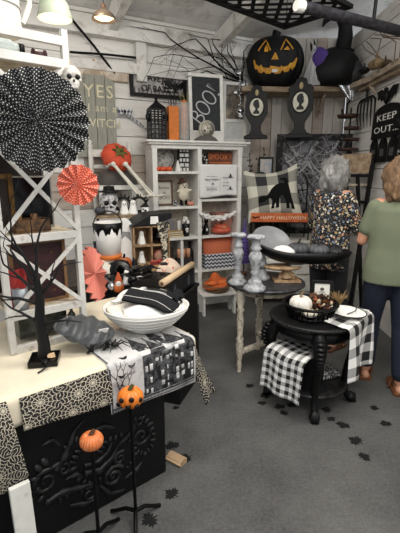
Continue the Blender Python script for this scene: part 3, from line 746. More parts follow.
# upper compartment: black framed picture, gold frames, brown box
def rbox(name, label, cat, x, y, z, w_, d, h, m_): 
    m = MB(); m.box(0, 0, h/2, w_, d, h); return one(name, label, cat, m, m_, rk(x, y, z), TR, bevel=.003)
q = rk(.175, .2, .510); t = thing('framed_picture', 'framed black picture leaning inside the rack behind the crossed braces', 'picture', q, TR)
frame(t, .24, .24, .008, .012, mat('8d877e', .5)); pane(t, .226, .226, mat('101116', .18), .002, .006)
q = rk(.05, .16, .510); t = thing('framed_picture', 'ornate gold picture frame at the left inside the rack', 'picture', q, TR+R(14))
frame(t, .13, .25, .022, .018, mat('8a6531', .4, .4, c2='4d3517')); pane(t, .09, .21, mat('2b2019', .6), .002, .02)
q = rk(.15, .1, .510); t = thing('wooden_crate', 'small brown wooden crate in front of the black picture', 'crate', q, TR)
m = MB(); m.box(0,0,.006,.15,.1,.012)
for s_ in (-1, 1): m.box(0, s_*.047, .03, .15, .006, .05); m.box(s_*.072, 0, .03, .006, .1, .05)
m.build('box', mat('7a5836', .7, c2='3b2817'), t)
for x in (-.045, .02):
    m = MB(); m.lathe([(.001,.012),(.018,.012),(.02,.02),(.012,.05),(.016,.075),(.001,.078)], 12, TM(x, 0, 0)); one('spice_grinder', 'small turned brown wooden grinder in the crate, %s one' % ('left' if x < 0 else 'right'), 'grinder', m, mat('80592f', .5), q+Matrix.Rotation(TR,3,'Z')@V3(0,0,0), TR)
# lower compartment: maroon trunk with brass studs, red cloth, tin
q = rk(.165, .175, .179); t = thing('trunk', 'dark maroon trunk with brass studs and wooden edges on the lower rack shelf', 'trunk', q, TR)
m = MB(); m.box(0, 0, .145, .235, .2, .29); m.build('body', mat('3d1a1c', .55, c2='291012'), t, bevel=.003)
WT = mat('7b5a3a', .6)
for x in (-.117, .117): m = MB(); m.box(x, -.1, .145, .014, .014, .295); m.build('edge_strip', WT, t)
for z_ in (.007, .285): m = MB(); m.box(0, -.1, z_, .225, .014, .014); m.build('edge_strip', WT, t)
m = MB()
for i in range(3):
    for j in range(4): m.ell(((i-1)*.06, -.101, .05+j*.06), .004, n=8, k=4)
m.build('studs', GOLD, t)
q = rk(.035, .06, .179); m = MB(); m.grid(lambda u, v: (lerp(-.02,.05,u)+.006*math.sin(v*8), -.0-.03*u+.012*math.sin(u*9+v*4), .18*(1-v)+.0), 14, 14); one('scarf', 'red scarf hanging at the left end of the lower rack shelf', 'scarf', m, mat('a02d2a', .8), q, TR, solid=.004)
q = rk(.06, .03, .179); m = MB(); m.lathe([(.001,0),(.03,0),(.034,.1),(.03,.1),(.001,.09)], 16); one('tin_cup', 'grey tin cup in front of the red scarf', 'cup', m, mat('8a8f93', .4, .4), q, TR)
q = rk(.16, .17, .0265); t = thing('display_case', 'dark glass display case on the bottom of the rack', 'case', q, TR)
m = MB(); m.box(0,0,.065,.22,.2,.13); m.build('case', mat('50554a', .25, c2='24241f', scale=5), t)
for z_ in (.01, .124): m = MB(); m.box(0,-.103,z_,.22,.006,.013); m.build('edge_strip', mat('2a2622', .5), t)
bottle(None, .12, .02, mat('3b3f3a', .25), name='bottle'); o = bpy.data.objects['bottle']; o.location = rk(.291, .06, .0215); meta(o, 'slim dark bottle at the right end of the bottom rack shelf', 'bottle')
# ------------------------------------------------------------------ on the front table: black tree, bagged decoration, bowl
q = onz(45, 362, TZ+.004); t = thing('halloween_tree', 'bare black halloween tree on a square base on the cream cloth', 'ornament tree', q, R(12))
BARK = mat('121213', .5, bump=.5, scale=60)
m = MB(); m.box(0, 0, .014, .115, .105, .026); m.build('base', GLOSSB, t, bevel=.003)
m = MB(); m.tube([(0,0,.02),(.003,0,.08),(-.006,0,.17),(.004,0,.27),(-.002,.0,.36)], [.028,.024,.021,.018,.013], 10); m.build('trunk', BARK, t)
def limb(m, p, a, L, r, d, rr_, flat=.35):
    k = 4; pts = [V3(*p)]; az = rr_.uniform(-1, 1)*flat
    for i in range(k):
        a += rr_.uniform(-.22, .22); pts.append(pts[-1]+V3(math.sin(a), az*.5, math.cos(a))*L/k)
    m.tube(pts, [lerp(r, r*.5, i/k) for i in range(k+1)], 6)
    if d:
        for s_ in (-1, 1): limb(m, pts[2 if s_ < 0 else 4], a+s_*rr_.uniform(.3, .7), L*.66, r*.5, d-1, rr_, flat)
rt = random.Random(21)
for z_, a, L, d in ((.17,-1.0,.13,1),(.16,.95,.10,1),(.25,-1.05,.16,2),(.28,.75,.14,1),(.33,-.5,.17,2),(.36,.25,.20,2),(.36,-.15,.2,2),(.30,-.95,.17,1)):
    m = MB(); limb(m, (0,0,z_), a, L, .0075, d, rt); m.build('branch', BARK, t)
m = MB(); m.tube([(-.01,-.04,.03),(.02,-.055,.035),(.03,-.07,.02),(.0,-.085,-.0+.004),(-.01,-.1,.004)], .004, 6); m.tube([(.0,-.05,.03),(.03,-.06,.04),(.012,-.075,.03)], .006, 6); m.build('power_cord', GLOSSB, t)
m = MB(); m.box(.03,-.02,.036,.03,.002,.022, rz=.4, rx=-.9); m.build('price_tag', KRAFT, t)
# clear-bagged grey decoration on a black easel
q = onz(94, 349, TZ+.004); t = thing('bagged_decoration', 'grey halloween decoration in a clear plastic bag lying on a black easel', 'decoration', q, R(30))
m = MB(); PB = TM(-.02, .03, .085, R(24), R(16), 0); r3 = random.Random(4)
def bag(u, v):
    a = 2*PI*u; q = math.sin(PI*v)**.55; k = 1+.05*math.sin(a*7+v*9)
    return ((v-.5)*.27, q*math.cos(a)*.088*k, q*math.sin(a)*.032*k+.008*math.sin(v*30+a*3)*q)
m.grid(bag, 30, 26, PB); m.build('contents', mat('1f2022', .35, c2='55575b', lo=.58, hi=.74, scale=30), t)
m = MB(); m.grid(lambda u, v: tuple(x*1.07 for x in bag(u, v)), 30, 26, PB); m.build('plastic_bag', glass('e8eef2', .18, .07), t)
m = MB(); m.box(.06, -.035, .033, .05, .002, .025, PB, rz=.3); m.build('label', SOFTW, t)
m = MB()
for x in (-.02, .05): m.tube([(x,.06,.06),(x,.0,.03),(x+.005,-.04,.012),(x,-.06,.03),(x-.004,-.05,.05)], .006, 6); m.tube([(x,.0,.03),(x+.02,.02,.003)], .006, 6); m.tube([(x,-.03,.015),(x-.02,-.04,.004)], .006, 6)
m.build('easel', BLACK, t)
# large white bowl of napkins
q = tw(1.222, .20, TZ+.009); BW = Matrix.Translation(q)
t = thing('serving_bowl', 'large white ribbed oval bowl filled with folded napkins', 'bowl', q, R(14))
m = MB(); n = 96; BX_, BY_ = 1.0, .84
pr = [(.001,0),(.085,0),(.09,.006),(.14,.035),(.19,.085),(.213,.122),(.209,.126),(.203,.122),(.18,.085),(.13,.045),(.08,.02),(.001,.016)]
m.lathe(pr, n, None, True, BX_, BY_)
m.build('body', mat('e9e7e1', .35, var=.03), t)
m = MB()
for z_, r_ in ((.045,.151),(.065,.172),(.085,.1905),(.105,.205)): m.ring((0,0,z_), r_, .003, 72, None, 6, BX_, BY_)
m.build('ribs', mat('e3e1db', .35, var=.03), t)
def bl(x, y, z): return Matrix.Rotation(R(14),3,'Z') @ V3(x, y, z) + q
DC = q.copy()
def heap(label, cx, cy, rz, w_, h, up, col, seed, stripes=None, tilt=0, group=None, wv=1.0):
    """folded napkin lying on the heap that fills the bowl"""
    def P(u, v, k=0):
        x, y = (u-.5)*w_, (v-.5)*h; c, s_ = math.cos(rz), math.sin(rz); X, Y = cx+x*c-y*s_, cy+x*s_+y*c
        r_ = math.hypot(X/1.0, Y/.84); 
        if r_ > .192: X *= .192/r_; Y *= .192/r_; r_ = .192
        z = .112+.045*(1-(r_/.19)**2)+up+wv*(.010*math.sin(u*9+seed)+.008*math.sin(v*8+u*4+seed*2))+tilt*(u-.5)-k*.007
        return V3(X*math.cos(R(14))-Y*math.sin(R(14)), X*math.sin(R(14))+Y*math.cos(R(14)), z)
    m = MB()
    for k in (0, 1): m.grid(lambda u, v: P(u, v, k), 22, 18)
    if stripes:
        m.m = 1
        for s0 in stripes: m.grid(lambda u, v: P(u, s0+v*.007)+V3(0,0,.002), 22, 1)
    return one('napkin', label, 'napkin', m, [col, SOFTW], DC, 0, group, solid=.003)
LINEN = mat('e2ddd0', .9, var=.05); 
heap('cream napkin along the left side of the white bowl', -.10, .0, .5, .20, .26, .0, LINEN, 1)
heap('white napkin along the right side of the white bowl', .12, .01, -.3, .19, .24, .0, SOFTW, 3)
heap('white napkin at the front of the bowl below the black one', .02, -.08, .1, .28, .14, .006, SOFTW, 5)
heap('white napkin standing at the back of the bowl behind the black one', .02, .08, -.2, .24, .16, .022, LINEN, 7)
heap('white napkin with a raised corner at the back left of the bowl', -.07, .07, .9, .16, .14, .03, SOFTW, 9, None, .03)
BKN = mat('242428', .85, var=.1)
heap('black napkin with white stripes on top of the white bowl', .03, -.035, -.45, .25, .185, .036, BKN, 2, (.16, .66, .72), -.03, None, .35)
heap('rolled dark napkin at the right end of the striped one', .15, -.01, .9, .10, .06, .040, mat('1b1b1e', .85), 6, None, .02)
# black twig garland lying on the runner
q = tw(.99, .10, TZ+.008); m = MB(); rg = random.Random(5)
for k in range(9):
    a = k*.7; m.tube([(0,0,.01),(.04*math.cos(a),.03*math.sin(a),.02+.01*rg.random()),(.075*math.cos(a+.2),.055*math.sin(a+.2),.006)], [.004,.003,.0015], 5)
one('spider', 'black wire spider sitting on the runner left of the bowl', 'spider', (m.ell((0,0,.016),(.018,.014,.012)), m)[1], BLACK, q, .3)
# ------------------------------------------------------------------ pumpkin stakes in front of the carved panel
def stake(label, fx, fy, top, pk, rr, hh, ribs, eyes, base):
    g = onz(fx, fy, 0); t = thing('pumpkin_stake', label, 'pumpkin stake', g, R(10))
    # height so that the pumpkin stands where it is seen
    d = ray(*top); zt = CAMH + d.z*(g.y/d.y)
    zc = zt-hh
    m = MB(); m.pumpkin(rr, hh, ribs, TM(0,0,zc), .1, 88); p = m.build('pumpkin', pk, t)
    m = MB(); m.tube([(0,0,zc+hh*.85),(.003,0,zc+hh*1.02),(.012,0,zc+hh*1.16)], [.012,.009,.008], 8); m.build('stem', BROWN if not eyes else mat('4d4a22', .7), p)
    if eyes:
        m = MB()
        for a, z_ in ((-.75,.62),(.1,.70),(.85,.55),(-.2,.33),(.5,.28),(-1.2,.3)): m.ell((math.sin(a)*rr*.94, -math.cos(a)*rr*.94, zc+hh*z_), (.011,.009,.011), n=10, k=6)
        m.build('dot', BLACK, p)
    m = MB(); m.lathe([(.0075,.05),(.0075,zc+.004)], 8); m.lathe([(.012,zc-.02),(.02,zc-.004),(.03,zc+.004)], 12); m.build('rod', IRON, t)
    for k in range(3):
        a = 2*PI*k/3+base; m = MB(); m.tube([(0,0,.055),(.05*math.cos(a),.05*math.sin(a),.05),(.10*math.cos(a),.10*math.sin(a),.02),(.125*math.cos(a),.125*math.sin(a),.008)], [.009,.009,.008,.009], 8); m.build('foot', IRON, t)
    return t
stake('orange pumpkin with black dots on a black metal stake before the runner', 136, 521, (135, 388), mat('e27a26', .4, var=.08), .053, .082, 12, True, .5)
stake('coral ribbed pumpkin finial on a black stake before the carved panel', 99, 543, (98, 433), mat('d5763f', .55, c2='e8b890', lo=.55, hi=.7, scale=50), .046, .068, 22, False, .9)
# ------------------------------------------------------------------ ceiling lamps and lattice
def pendant(label, c, r, h, shade, ceil_z, rod):
    t = thing('pendant_lamp', label, 'lamp', (c.x, c.y, c.z))
    m = MB(); m.lathe([(r,0),(r*1.01,.006),(r*.8,h*.5),(r*.4,h*.8),(r*.25,h),(.001,h),(.001,h*.9),(r*.22,h*.9),(r*.38,h*.76),(r*.78,h*.48),(r*.97,0),(r,0)], 32); m.build('shade', shade, t)
    m = MB(); m.lathe([(.001,h*.03),(r*.6,h*.08),(r*.8,h*.2),(r*.5,h*.55),(.001,h*.7)], 20); m.build('bulb', glow('ffeec4', 1.6), t)
    m = MB(); m.lathe([(r*.22,h),(r*.2,h*1.25),(r*.1,h*1.35),(.001,h*1.4)], 14); m.build('socket', BROWN, t)
    m = MB(); m.tube([(0,0,h*1.35),(0,0,ceil_z-c.z)], .004, 6); m.build('cord', rod, t)
    l = bpy.data.lights.new('lamp_bulb', 'POINT'); l.energy = .9; l.color = (1, .85, .62); l.shadow_soft_size = .04
    o = bpy.data.objects.new('lamp_bulb', l); o.parent = t; o.location = (0, 0, -.03); COL.objects.link(o); return t
pendant('near pale green enamel pendant lamp above the rack', pix(55, 19, 2.08), .078, .13, mat('b4bda6', .4), 3.05, BLACK)
pendant('small brass pendant lamp glowing near the ceiling beam', pix(104, 20, 3.1), .084, .075, mat('6e5f50', .4, .5), 3.1, BLACK)
# black lattice under the ceiling
a = onz(285, 27, 2.75); LR = R(41.5)
t = thing('lattice_panel', 'black diagonal lattice panel hung flat below the ceiling', 'lattice', (a.x, a.y, 2.75), LR)
LX, LYY = 1.2, .62
m = MB(); sp = .15
def clip(p, d):
    ts = []
    for q, dd, L in ((p[0], d[0], -LX), (p[1], d[1], -LYY)):
        a_, b_ = sorted(((0-q)/dd, (L-q)/dd)); ts.append((a_, b_))
    lo = max(x[0] for x in ts); hi = min(x[1] for x in ts); return (lo, hi) if hi-lo > .03 else None
for s_ in (-1, 1):
    k = -22
    while k < 22:
        p = (k*sp, 0); d = (.7071, .7071*s_); c_ = clip(p, d)
        if c_: m.bar((p[0]+d[0]*c_[0], p[1]+d[1]*c_[0], .006*s_), (p[0]+d[0]*c_[1], p[1]+d[1]*c_[1], .006*s_), .032, .008)
        k += 1
m.build('slats', MBLACK, t)
m = MB()
for x in (0, -LX): m.box(x, -LYY/2, 0, .04, LYY+.04, .03)
for y in (0, -LYY): m.box(-LX/2, y, 0, LX, .04, .03)
m.build('frame', MBLACK, t)
for x, y in ((-.05,-.05),(-LX+.05,-.05)): m = MB(); m.tube([(x,y,.01),(x,y,.5)], .004, 6); m.build('hanging_wire', IRON, t)
# dark pole with white wrap and hooks
a, b = onz(300, 6, 2.5), onz(400, 31, 2.5); b = a+(b-a)*1.32
t = thing('overhead_pole', 'thick dark pole crossing overhead at the top right', 'pole', a)
m = MB(); m.tube([(0,0,0), tuple(b-a)], .036, 14); m.build('pole', mat('1d1c1f', .6, c2='333138'), t)
m = MB(); d = (b-a).normalized(); m.tube([tuple(d*(-.03)), tuple(d*.0), tuple(d*.025)], [.034,.038,.0365], 12); m.build('white_wrap', SOFTW, t)
for k in (.02, 1.0):
    m = MB(); p = (b-a)*k; m.tube([tuple(p), tuple(p+V3(0,0,.55))], .006, 6); m.build('hanging_wire', IRON, t)
p = pix(373, 24, 3.1); m = MB(); m.tube([(0,0,-.02),(.012,0,.3)], .013, 8); m.build('hanging_strap', BLACK, t).location = p-a
# ------------------------------------------------------------------ left wall decorations
def wrod(name, label, cat, p, q, r, m_):
    a, b = wl(*p, .14), wl(*q, .04); m = MB(); mid = (b-a)*.5+V3(.006,0,.006); m.tube([(0,0,0), tuple(mid), tuple(b-a)], r, 8); return one(name, label, cat, m, m_, a)
wrod('metal_rod', 'thin black rod slanting down across the boards above the wooden sign', 'rod', (70, 17), (115, 74), .012, IRON)
wrod('metal_rod', 'thin black rod lying almost level under the brass lamp', 'rod', (70, 52), (139, 58), .011, IRON)
# YES sign
a = wl(95, 155, .03); sg = .0105
def wsz(px0, py0, px1, py1, off=.03):
    """place and size of a flat thing on the left wall from its picture box"""
    l, r_ = wl(px0, (py0+py1)/2, off), wl(px1, (py0+py1)/2, off); c = wl((px0+px1)/2, py1, off); tz = wl((px0+px1)/2, py0, off)
    return V3(((l+r_)/2).x, ((l+r_)/2).y, c.z), (r_-l).length, tz.z-c.z
q, w_, h = wsz(76, 75, 116, 157, .05); SGN = mat('8b8b80', .75, c2='9c9c90', scale=7, stretch=(4,1,.6))
t = thing('wooden_sign', 'tall grey-green plank sign lettered YES I am a WITCH', 'sign', q, WR)
m = MB()
for k in range(4):
    x0, x1 = -w_/2+w_*k/4, -w_/2+w_*(k+1)/4-.006; tl_ = h-(.045 if k in (0, 3) else 0)
    m.prism([(x0,.0),(x1,0),(x1,h if k != 3 else h-.05),(x0,h if k != 0 else h-.05)], .016, TM(0,.008,0,PI/2))
m.build('board', SGN, t)
CRL = mat('d9d0b0', .7)
for s_, z_, sz, sp_ in (('YES', .80, .30, 1.2), ('I am a', .605, .175, 1.2), ('WITCH', .42, .20, .98)):
    m = MB(); m.text(s_, w_*sz/.24*.34 if s_ != 'YES' else w_*.42, TM(w_*(.08 if s_ == 'YES' else .15),-.010,h*z_) @ FACE, .0015, 0, sp_); m.build('lettering', CRL, t)
m = MB(); m.tube([(-w_*.3,-.005,h-.02),(-.02,0,h+.13),(.02,0,h+.13),(w_*.3,-.005,h-.02)], .004, 6); m.ell((0,0,h+.13),(.03,.012,.018)); m.build('twine', KRAFT, t)
# graveyard sign
q, w_, h = wsz(130, 71, 186, 98, .03); t = thing('cutout_sign', 'wide black framed cut-out sign with a bat above the cabinet', 'sign', q, WR)
frame(t, w_, h, .035, .03, mat('262223', .6))
pane(t, w_-.05, h-.05, mat('b5b1af', .6, c2='8a8684', scale=8), .012, .025, .006, 'backing')
m = MB(); m.text('GRAVEYARD', h*.34, TM(.0,-.004,h*.70) @ FACE, .004, 0, .92); m.build('lettering', BLACK, t); m = MB(); m.text('OF BATS', h*.33, TM(-.04,-.004,h*.32) @ FACE, .004, 0, .95)
m.build('lettering', BLACK, t)
def bat_outline(s): 
    h_ = [(0,.10),(.03,.16),(.06,.10),(.12,.13),(.3,.24),(.55,.22),(.48,.12),(.46,0),(.36,.06),(.27,-.05),(.19,.03),(.09,-.10),(0,-.16)]
    return [(x*s, y*s) for x, y in h_] + [(-x*s, y*s) for x, y in h_[-2:0:-1]]
m = MB(); m.prism(bat_outline(.26), .006, TM(w_*.3,-.002,h*.45,PI/2)); m.build('bat', BLACK, t)
m = MB()
for k in range(13): x = -w_/2+.05+k*(w_-.1)/12; m.box(x,-.001,h*.2,.006,.006,h*.22)
m.build('fence', BLACK, t)
# checked ribbon bow
q = wl(124, 112, .03); t = thing('ribbon_bow', 'black and white checked ribbon bow on the wall above the white chair', 'bow', q, WR); RB = check(50, 'e4e6ea', '1a1d26')
for s_ in (-1, 1):
    m = MB(); m.grid(lambda u, v: (s_*.07*math.sin(PI*u)*1.0, -.02-.03*math.sin(2*PI*u), (v-.5)*.055*(.5+math.sin(PI*u))+.02*math.sin(PI*u)), 14, 4, TM(0,0,0,0,.3*s_), .2, .06); m.build('loop', RB, t, solid=.002)
m = MB(); m.grid(lambda u, v: (u*.24, -.015-.015*math.sin(u*12), -.16*u+(v-.5)*.04*(1-.6*u)), 20, 3, None, .28, .05); m.build('tail', RB, t, solid=.002)
m = MB(); m.ell((0,-.02,0),(.018,.018,.022)); m.build('knot', BLACK, t)
# bare branches
rb = random.Random(12); m = MB()
def twigs(p, a, L, r, d):
    pts = [V3(*p)]; k = 5
    for i in range(k):
        a += rb.uniform(-.16, .16); x = pts[-1] + WD*math.cos(a)*L/k + V3(0,0,math.sin(a)*L/k) + WN*rb.uniform(-.012, .018); x.z = min(x.z, 2.86); pts.append(x)
    m.tube(pts, [lerp(r, r*.55, i/k) for i in range(k+1)], 6)
    if d:
        for i in (2, 3, 5): twigs(pts[i], a+rb.choice((-1, 1))*rb.uniform(.3, .75), L*.58, r*.5, d-1)
root = wl(243, 83, .14)
tb = []
for p, a, L, d in ((root, 2.68, .72, 3), (root+V3(0,0,.01), 2.86, .95, 2), (root+V3(-.02,0,.02), 2.4, .5, 2), (root, 1.75, .32, 1), (root, 2.1, .36, 2), (root, 2.95, .5, 1)):
    twigs(p, a, L, .011, d)
m.v = [v-root for v in m.v]; one('twig_branch', 'bare black branch spreading over the wall left of the big black pumpkin', 'branch', m, MBLACK, root)
# silver bells and skull garland hanging at the shelf end
q = wl(240, 84, .22); t = thing('bell_garland', 'silver bell and skull garland hanging at the left end of the shelf', 'garland', q, R(5))
m = MB(); m.tube([(0,0,.42),(.01,0,.2),(-.005,0,0),(.012,0,-.18),(.0,0,-.42)], .004, 6); m.build('cord', SILVER, t)
for x, z_ in ((-.05,-.10),(.03,-.02),(-.02,.10)):
    m = MB(); m.lathe([(.001,.07),(.012,.068),(.03,.03),(.05,0),(.048,-.002),(.001,.02)], 16, TM(x,0,z_,.2,.4)); m.build('bell', SILVER, t)
for i in range(9): m = MB(); m.ell((.012*math.sin(i*2), -.01, .18-.05*i), .014, n=10, k=6); m.build('bead', SILVER, t)
skull(t, (.005, -.02, -.36), .12, SILVER, BLACK)
# white chair hung on the wall, pumpkin cushion, skeleton legs, brown cushion
q = wl(116, 187, .24); SZC = q.z; t = thing('chair', 'white painted wooden chair mounted on the wall below the plank sign', 'chair', q, WR)
cw, cd = .40, .34
m = MB(); m.box(0, 0, 0, cw+.02, cd, .045); m.build('seat', WHITE, t, bevel=.005)
for x in (-cw/2, cw/2):
    m = MB(); m.lathe([(.02,-.06),(.024,.1),(.018,.13),(.026,.16),(.024,.36),(.017,.38),(.027,.40),(.012,.42),(.02,.445),(.001,.46)], 12, TM(x, cd/2-.03, .0)); m.build('back_post', WHITE, t)
    m = MB(); m.lathe([(.018,-.22),(.022,-.12),(.022,0)], 10, TM(x*.92, -cd/2+.04, 0)); m.build('leg', WHITE, t)
    m = MB(); m.lathe([(.018,-.22),(.022,-.12),(.022,0)], 10, TM(x*.92, cd/2-.04, 0)); m.build('leg', WHITE, t)
for z_ in (.2, .33):
    m = MB(); m.box(0, cd/2-.03, z_, cw-.03, .02, .07 if z_ > .3 else .04); m.build('back_rail', WHITE, t, bevel=.003)
CHM = Matrix.Translation(q) @ Matrix.Rotation(WR, 4, 'Z')
q2 = CHM @ V3(-.0, -.02, .026); t = thing('cushion', 'rumpled dark brown velvet cushion on the seat of the white chair', 'cushion', q2, WR)
m = MB(); m.grid(lambda u, v: (lerp(-.18,.18,u), (v-.5)*.30, .17*(math.sin(PI*u)**.35)*(math.sin(PI*v)**.35)*(1+.08*math.sin(u*19))), 24, 20); m.grid(lambda u, v: (lerp(-.18,.18,u), (v-.5)*.30, .001), 2, 2); m.build('cover', mat('4a4540', .8, var=.25, scale=12), t)
q2 = CHM @ V3(-.01, -.0, .235); t = thing('pumpkin_cushion', 'orange velvet pumpkin cushion sitting on the brown cushion', 'pumpkin', q2, WR); t.rotation_euler = (R(52), R(14), WR)
VEL = mat('c8492c', .75, var=.2, scale=10); m = MB(); m.pumpkin(.155, .2, 9, TM(0,0,-.02), .13); m.build('shell', VEL, t)
m = MB(); m.ell((0,0,.17),(.045,.045,.018)); m.tube([(0,0,.17),(.005,0,.2),(.02,0,.215)], [.018,.014,.014], 8)
for k in range(6): a = k*1.05; m.ell((.05*math.cos(a), .05*math.sin(a), .172),(.03,.014,.008), rz=a)
m.build('stem', mat('6f6a2a', .7, c2='2f3512', lo=.4, hi=.6), t)
BONE = mat('ded9cb', .55, c2='a99f8c', lo=.6, hi=.75)
q2 = CHM @ V3(.0, -cd/2+.01, .19); t = thing('skeleton_legs', 'pair of white skeleton legs dangling from the white chair', 'skeleton', q2, WR)
def bone(m, a, b, r): m.tube([a, V3(*a).lerp(V3(*b), .12), V3(*a).lerp(V3(*b), .88), b], [r*1.5, r, r, r*1.45], 8); m.ell(a, r*1.7, n=10, k=6); m.ell(b, r*1.6, n=10, k=6)
for x, kx, ky in ((-.1, -.03, -.18), (.02, .12, -.2)):
    m = MB(); bone(m, (x, .06, .02), (x+.02, -.06, .03), .015); k0 = (x+.02, -.06, .03); k1 = (x+.235, -.15, -.27); bone(m, k0, k1, .013); bone(m, (k0[0]+.025, k0[1], k0[2]-.02), (k1[0]+.02, k1[1], k1[2]+.02), .007)
    L = m.build('leg_bone', BONE, t)
    m = MB(); f0 = V3(*k1); m.ell(f0, (.03,.022,.02))
    for j in range(5): m.tube([f0, f0+V3(.07,-.03+.012*j,-.0-.002*j), f0+V3(.12,-.05+.02*j,.012)], [.009,.006,.004], 6)
    m.build('foot_bones', BONE, L)
# ------------------------------------------------------------------ on top of the cabinet
def ct(px, py, y=.1): q = cl(px, py, y); return cb(q.x, y, CTOP+.001)
q = ct(157, 139, .10); t = thing('lantern', 'black basket-weave lantern at the left end of the cabinet top', 'lantern', q, CR)
m = MB()
for k in range(5):
    x = -.075+k*.0375
    for s_ in (-1, 1): m.box(x, s_*.075, .15, .012, .005, .3); m.box(s_*.075, x, .15, .005, .012, .3)
for k in range(7):
    z_ = .015+k*.045
    for s_ in (-1, 1): m.box(0, s_*.078, z_, .16, .005, .012); m.box(s_*.078, 0, z_, .005, .16, .012)
m.build('cage', BLACK, t)
m = MB(); m.box(0,0,.006,.165,.165,.012); m.build('base', BLACK, t); m = MB(); m.lathe([(.11,.3),(.10,.315),(.03,.36),(.015,.38),(.02,.40),(.001,.42)], 4, TM(0,0,0,0,0,PI/4)); m.build('lid', BLACK, t)
m = MB(); m.lathe([(.001,.012),(.04,.012),(.04,.16),(.001,.16)], 16); m.build('candle', mat('a3a19e', .6), t)
for s_ in (-1, 1): m = MB(); m.ell((s_*.09, -.02, .22),(.028,.02,.04)); m.build('side_bow', BLACK, t)
q = ct(173, 139, .09); t = thing('gift_box', 'tall orange paper box with black sprigs behind the glass vase', 'box', q, CR)
m = MB(); m.box(0,0,.165,.105,.09,.33); m.build('box', mat('d9792a', .6, c2='c26a22'), t, bevel=.003)
m = MB(); r5 = random.Random(3)
for k in range(8):
    a = r5.uniform(-1, 1); p = [(a*.03,0,.33),(a*.06,.0,.45),(a*.1,.02,.54+.03*r5.random())]; m.tube(p, .003, 5)
    for j in range(4): m.ell((a*(.05+.015*j)+.012*(-1)**j, 0, .43+.035*j), (.012,.006,.009), n=6, k=4)
m.build('sprigs', BLACK, t)
q = ct(184.5, 139, .07); t = thing('glass_vase', 'clear glass vase holding an orange candle and dried stems', 'vase', q, CR)
m = MB(); m.lathe([(.001,0),(.045,0),(.05,.02),(.05,.34),(.056,.37),(.052,.37),(.046,.34),(.046,.02),(.001,.015)], 20); m.build('glass', glass('dfe8e4', .05, .25), t)
m = MB(); m.lathe([(.001,.02),(.02,.02),(.034,.2),(.036,.3),(.03,.38),(.001,.41)], 14); m.build('candle', mat('c96f2c', .6), t)
m = MB()
for k in range(6): a = k*1.1; m.tube([(.02*math.cos(a),.02*math.sin(a),.05),(.035*math.cos(a),.035*math.sin(a),.4),(.05*math.cos(a)-.02,.04*math.sin(a),.46)], .003, 5)
m.build('stems', mat('7a7a4c', .7), t)
q = ct(207, 141, .17); t = thing('chalkboard', 'white framed chalkboard lettered BOO! leaning on the cabinet top', 'chalkboard', q, CR-R(4)); t.rotation_euler = (R(-5), 0, CR-R(4))
w_, h = .385, .70
m = MB(); B_ = .035
for s_ in (-1, 1): m.box(s_*(w_/2-B_/2),0,h/2,B_,.022,h)
m.box(0,0,h-B_/2,w_-2*B_,.022,B_); m.box(0,0,.06,w_-2*B_,.022,.12); m.build('frame', CWH, t, bevel=.002)
pane(t, w_-2*B_+.006, h-.15, mat('26282b', .8, c2='34373a'), .004, .12, .01, 'board')
m = MB(); L = TM(-.0, -.004, .41) @ Matrix.Rotation(R(-56), 4, 'Y') @ FACE @ Matrix.Scale(.9, 4)
def strk(pts, r=.0075): m.tube([L @ V3(x, y, 0) for x, y in pts], r, 6)
def arc(cx, cy, rx, ry, a0=0, a1=2*PI, k=20): return [(cx+rx*math.cos(a0+(a1-a0)*i/k), cy+ry*math.sin(a0+(a1-a0)*i/k)) for i in range(k+1)]
strk([(-.24,-.09),(-.24,.09)]); strk([(-.24,.09)]+arc(-.215,.045,.05,.043,PI/2,-PI/2,10)+[(-.24,.0)]); strk(arc(-.21,-.045,.058,.045,PI/2,-PI/2,10)+[(-.24,-.09)])
strk(arc(-.075,0,.058,.09)); strk(arc(.07,0,.058,.09))
strk([(.165,.095),(.195,.10),(.178,-.045),(.165,.095)]); m.ell(L @ V3(.172,-.08,0), .013, n=8, k=6)
m.build('chalk_lettering', mat('c9cacb', .9), t)
q = ct(206, 141.5, .02); t = thing('table_clock', 'small round cream clock on a dark stand before the chalkboard', 'clock', q, CR)
m = MB(); m.prism([(-.13,0),(.13,0),(.10,.03),(.05,.055),(-.05,.055),(-.11,.025)], .07, TM(0,.035,0,PI/2)); m.build('stand', mat('57524e', .7), t)
m = MB(); m.lathe([(.001,0),(.082,0),(.085,.008),(.085,.03),(.001,.035)], 32, TM(0,.0,.12,PI/2)); m.build('case', mat('b5b0a3', .6), t)
m = MB(); m.lathe([(.001,0),(.072,0),(.001,.003)], 32, TM(0,-.035,.12,PI/2)); f = m.build('face', mat('d8d4c3', .6, c2='a9a595', scale=30), t)
m = MB(); m.bar((0,-.04,.12),(.035,-.04,.14),.004,.004); m.bar((0,-.04,.12),(-.012,-.04,.165),.004,.004); m.ell((-.03,-.038,.1),(.012,.003,.012)); m.ell((.03,-.038,.1),(.008,.003,.008)); m.build('hand', BROWN, f)
q, w_, h = wsz(222, 82, 247, 142, .13); t = thing('window_frame', 'white window frame with dark panes standing right of the chalkboard', 'window frame', q, WR-R(8))
w_ = .30
frame(t, w_, h, .035, .025, CWH); m = MB(); m.box(0,0,h*.36,w_-.06,.022,.035); m.build('glazing_bar', CWH, t)
pane(t, w_-.06, h*.58, mat('5d5650', .4, c2='a79a88', lo=.45, hi=.6, scale=4), .006, h*.38, .006, 'upper_pane'); pane(t, w_-.06, h*.34, mat('cfd0cd', .5), .006, .02, .006, 'lower_panel')
# ------------------------------------------------------------------ things on the cabinet shelves
def cs(px, py, y, z): q = cl(px, py, y); return cb(q.x, y, z+.0015)
ORP = mat('d9582c', .5); PINK = mat('d08a76', .6); STONE = mat('8f8d8a', .7)
zl = SZL; zr = SZR
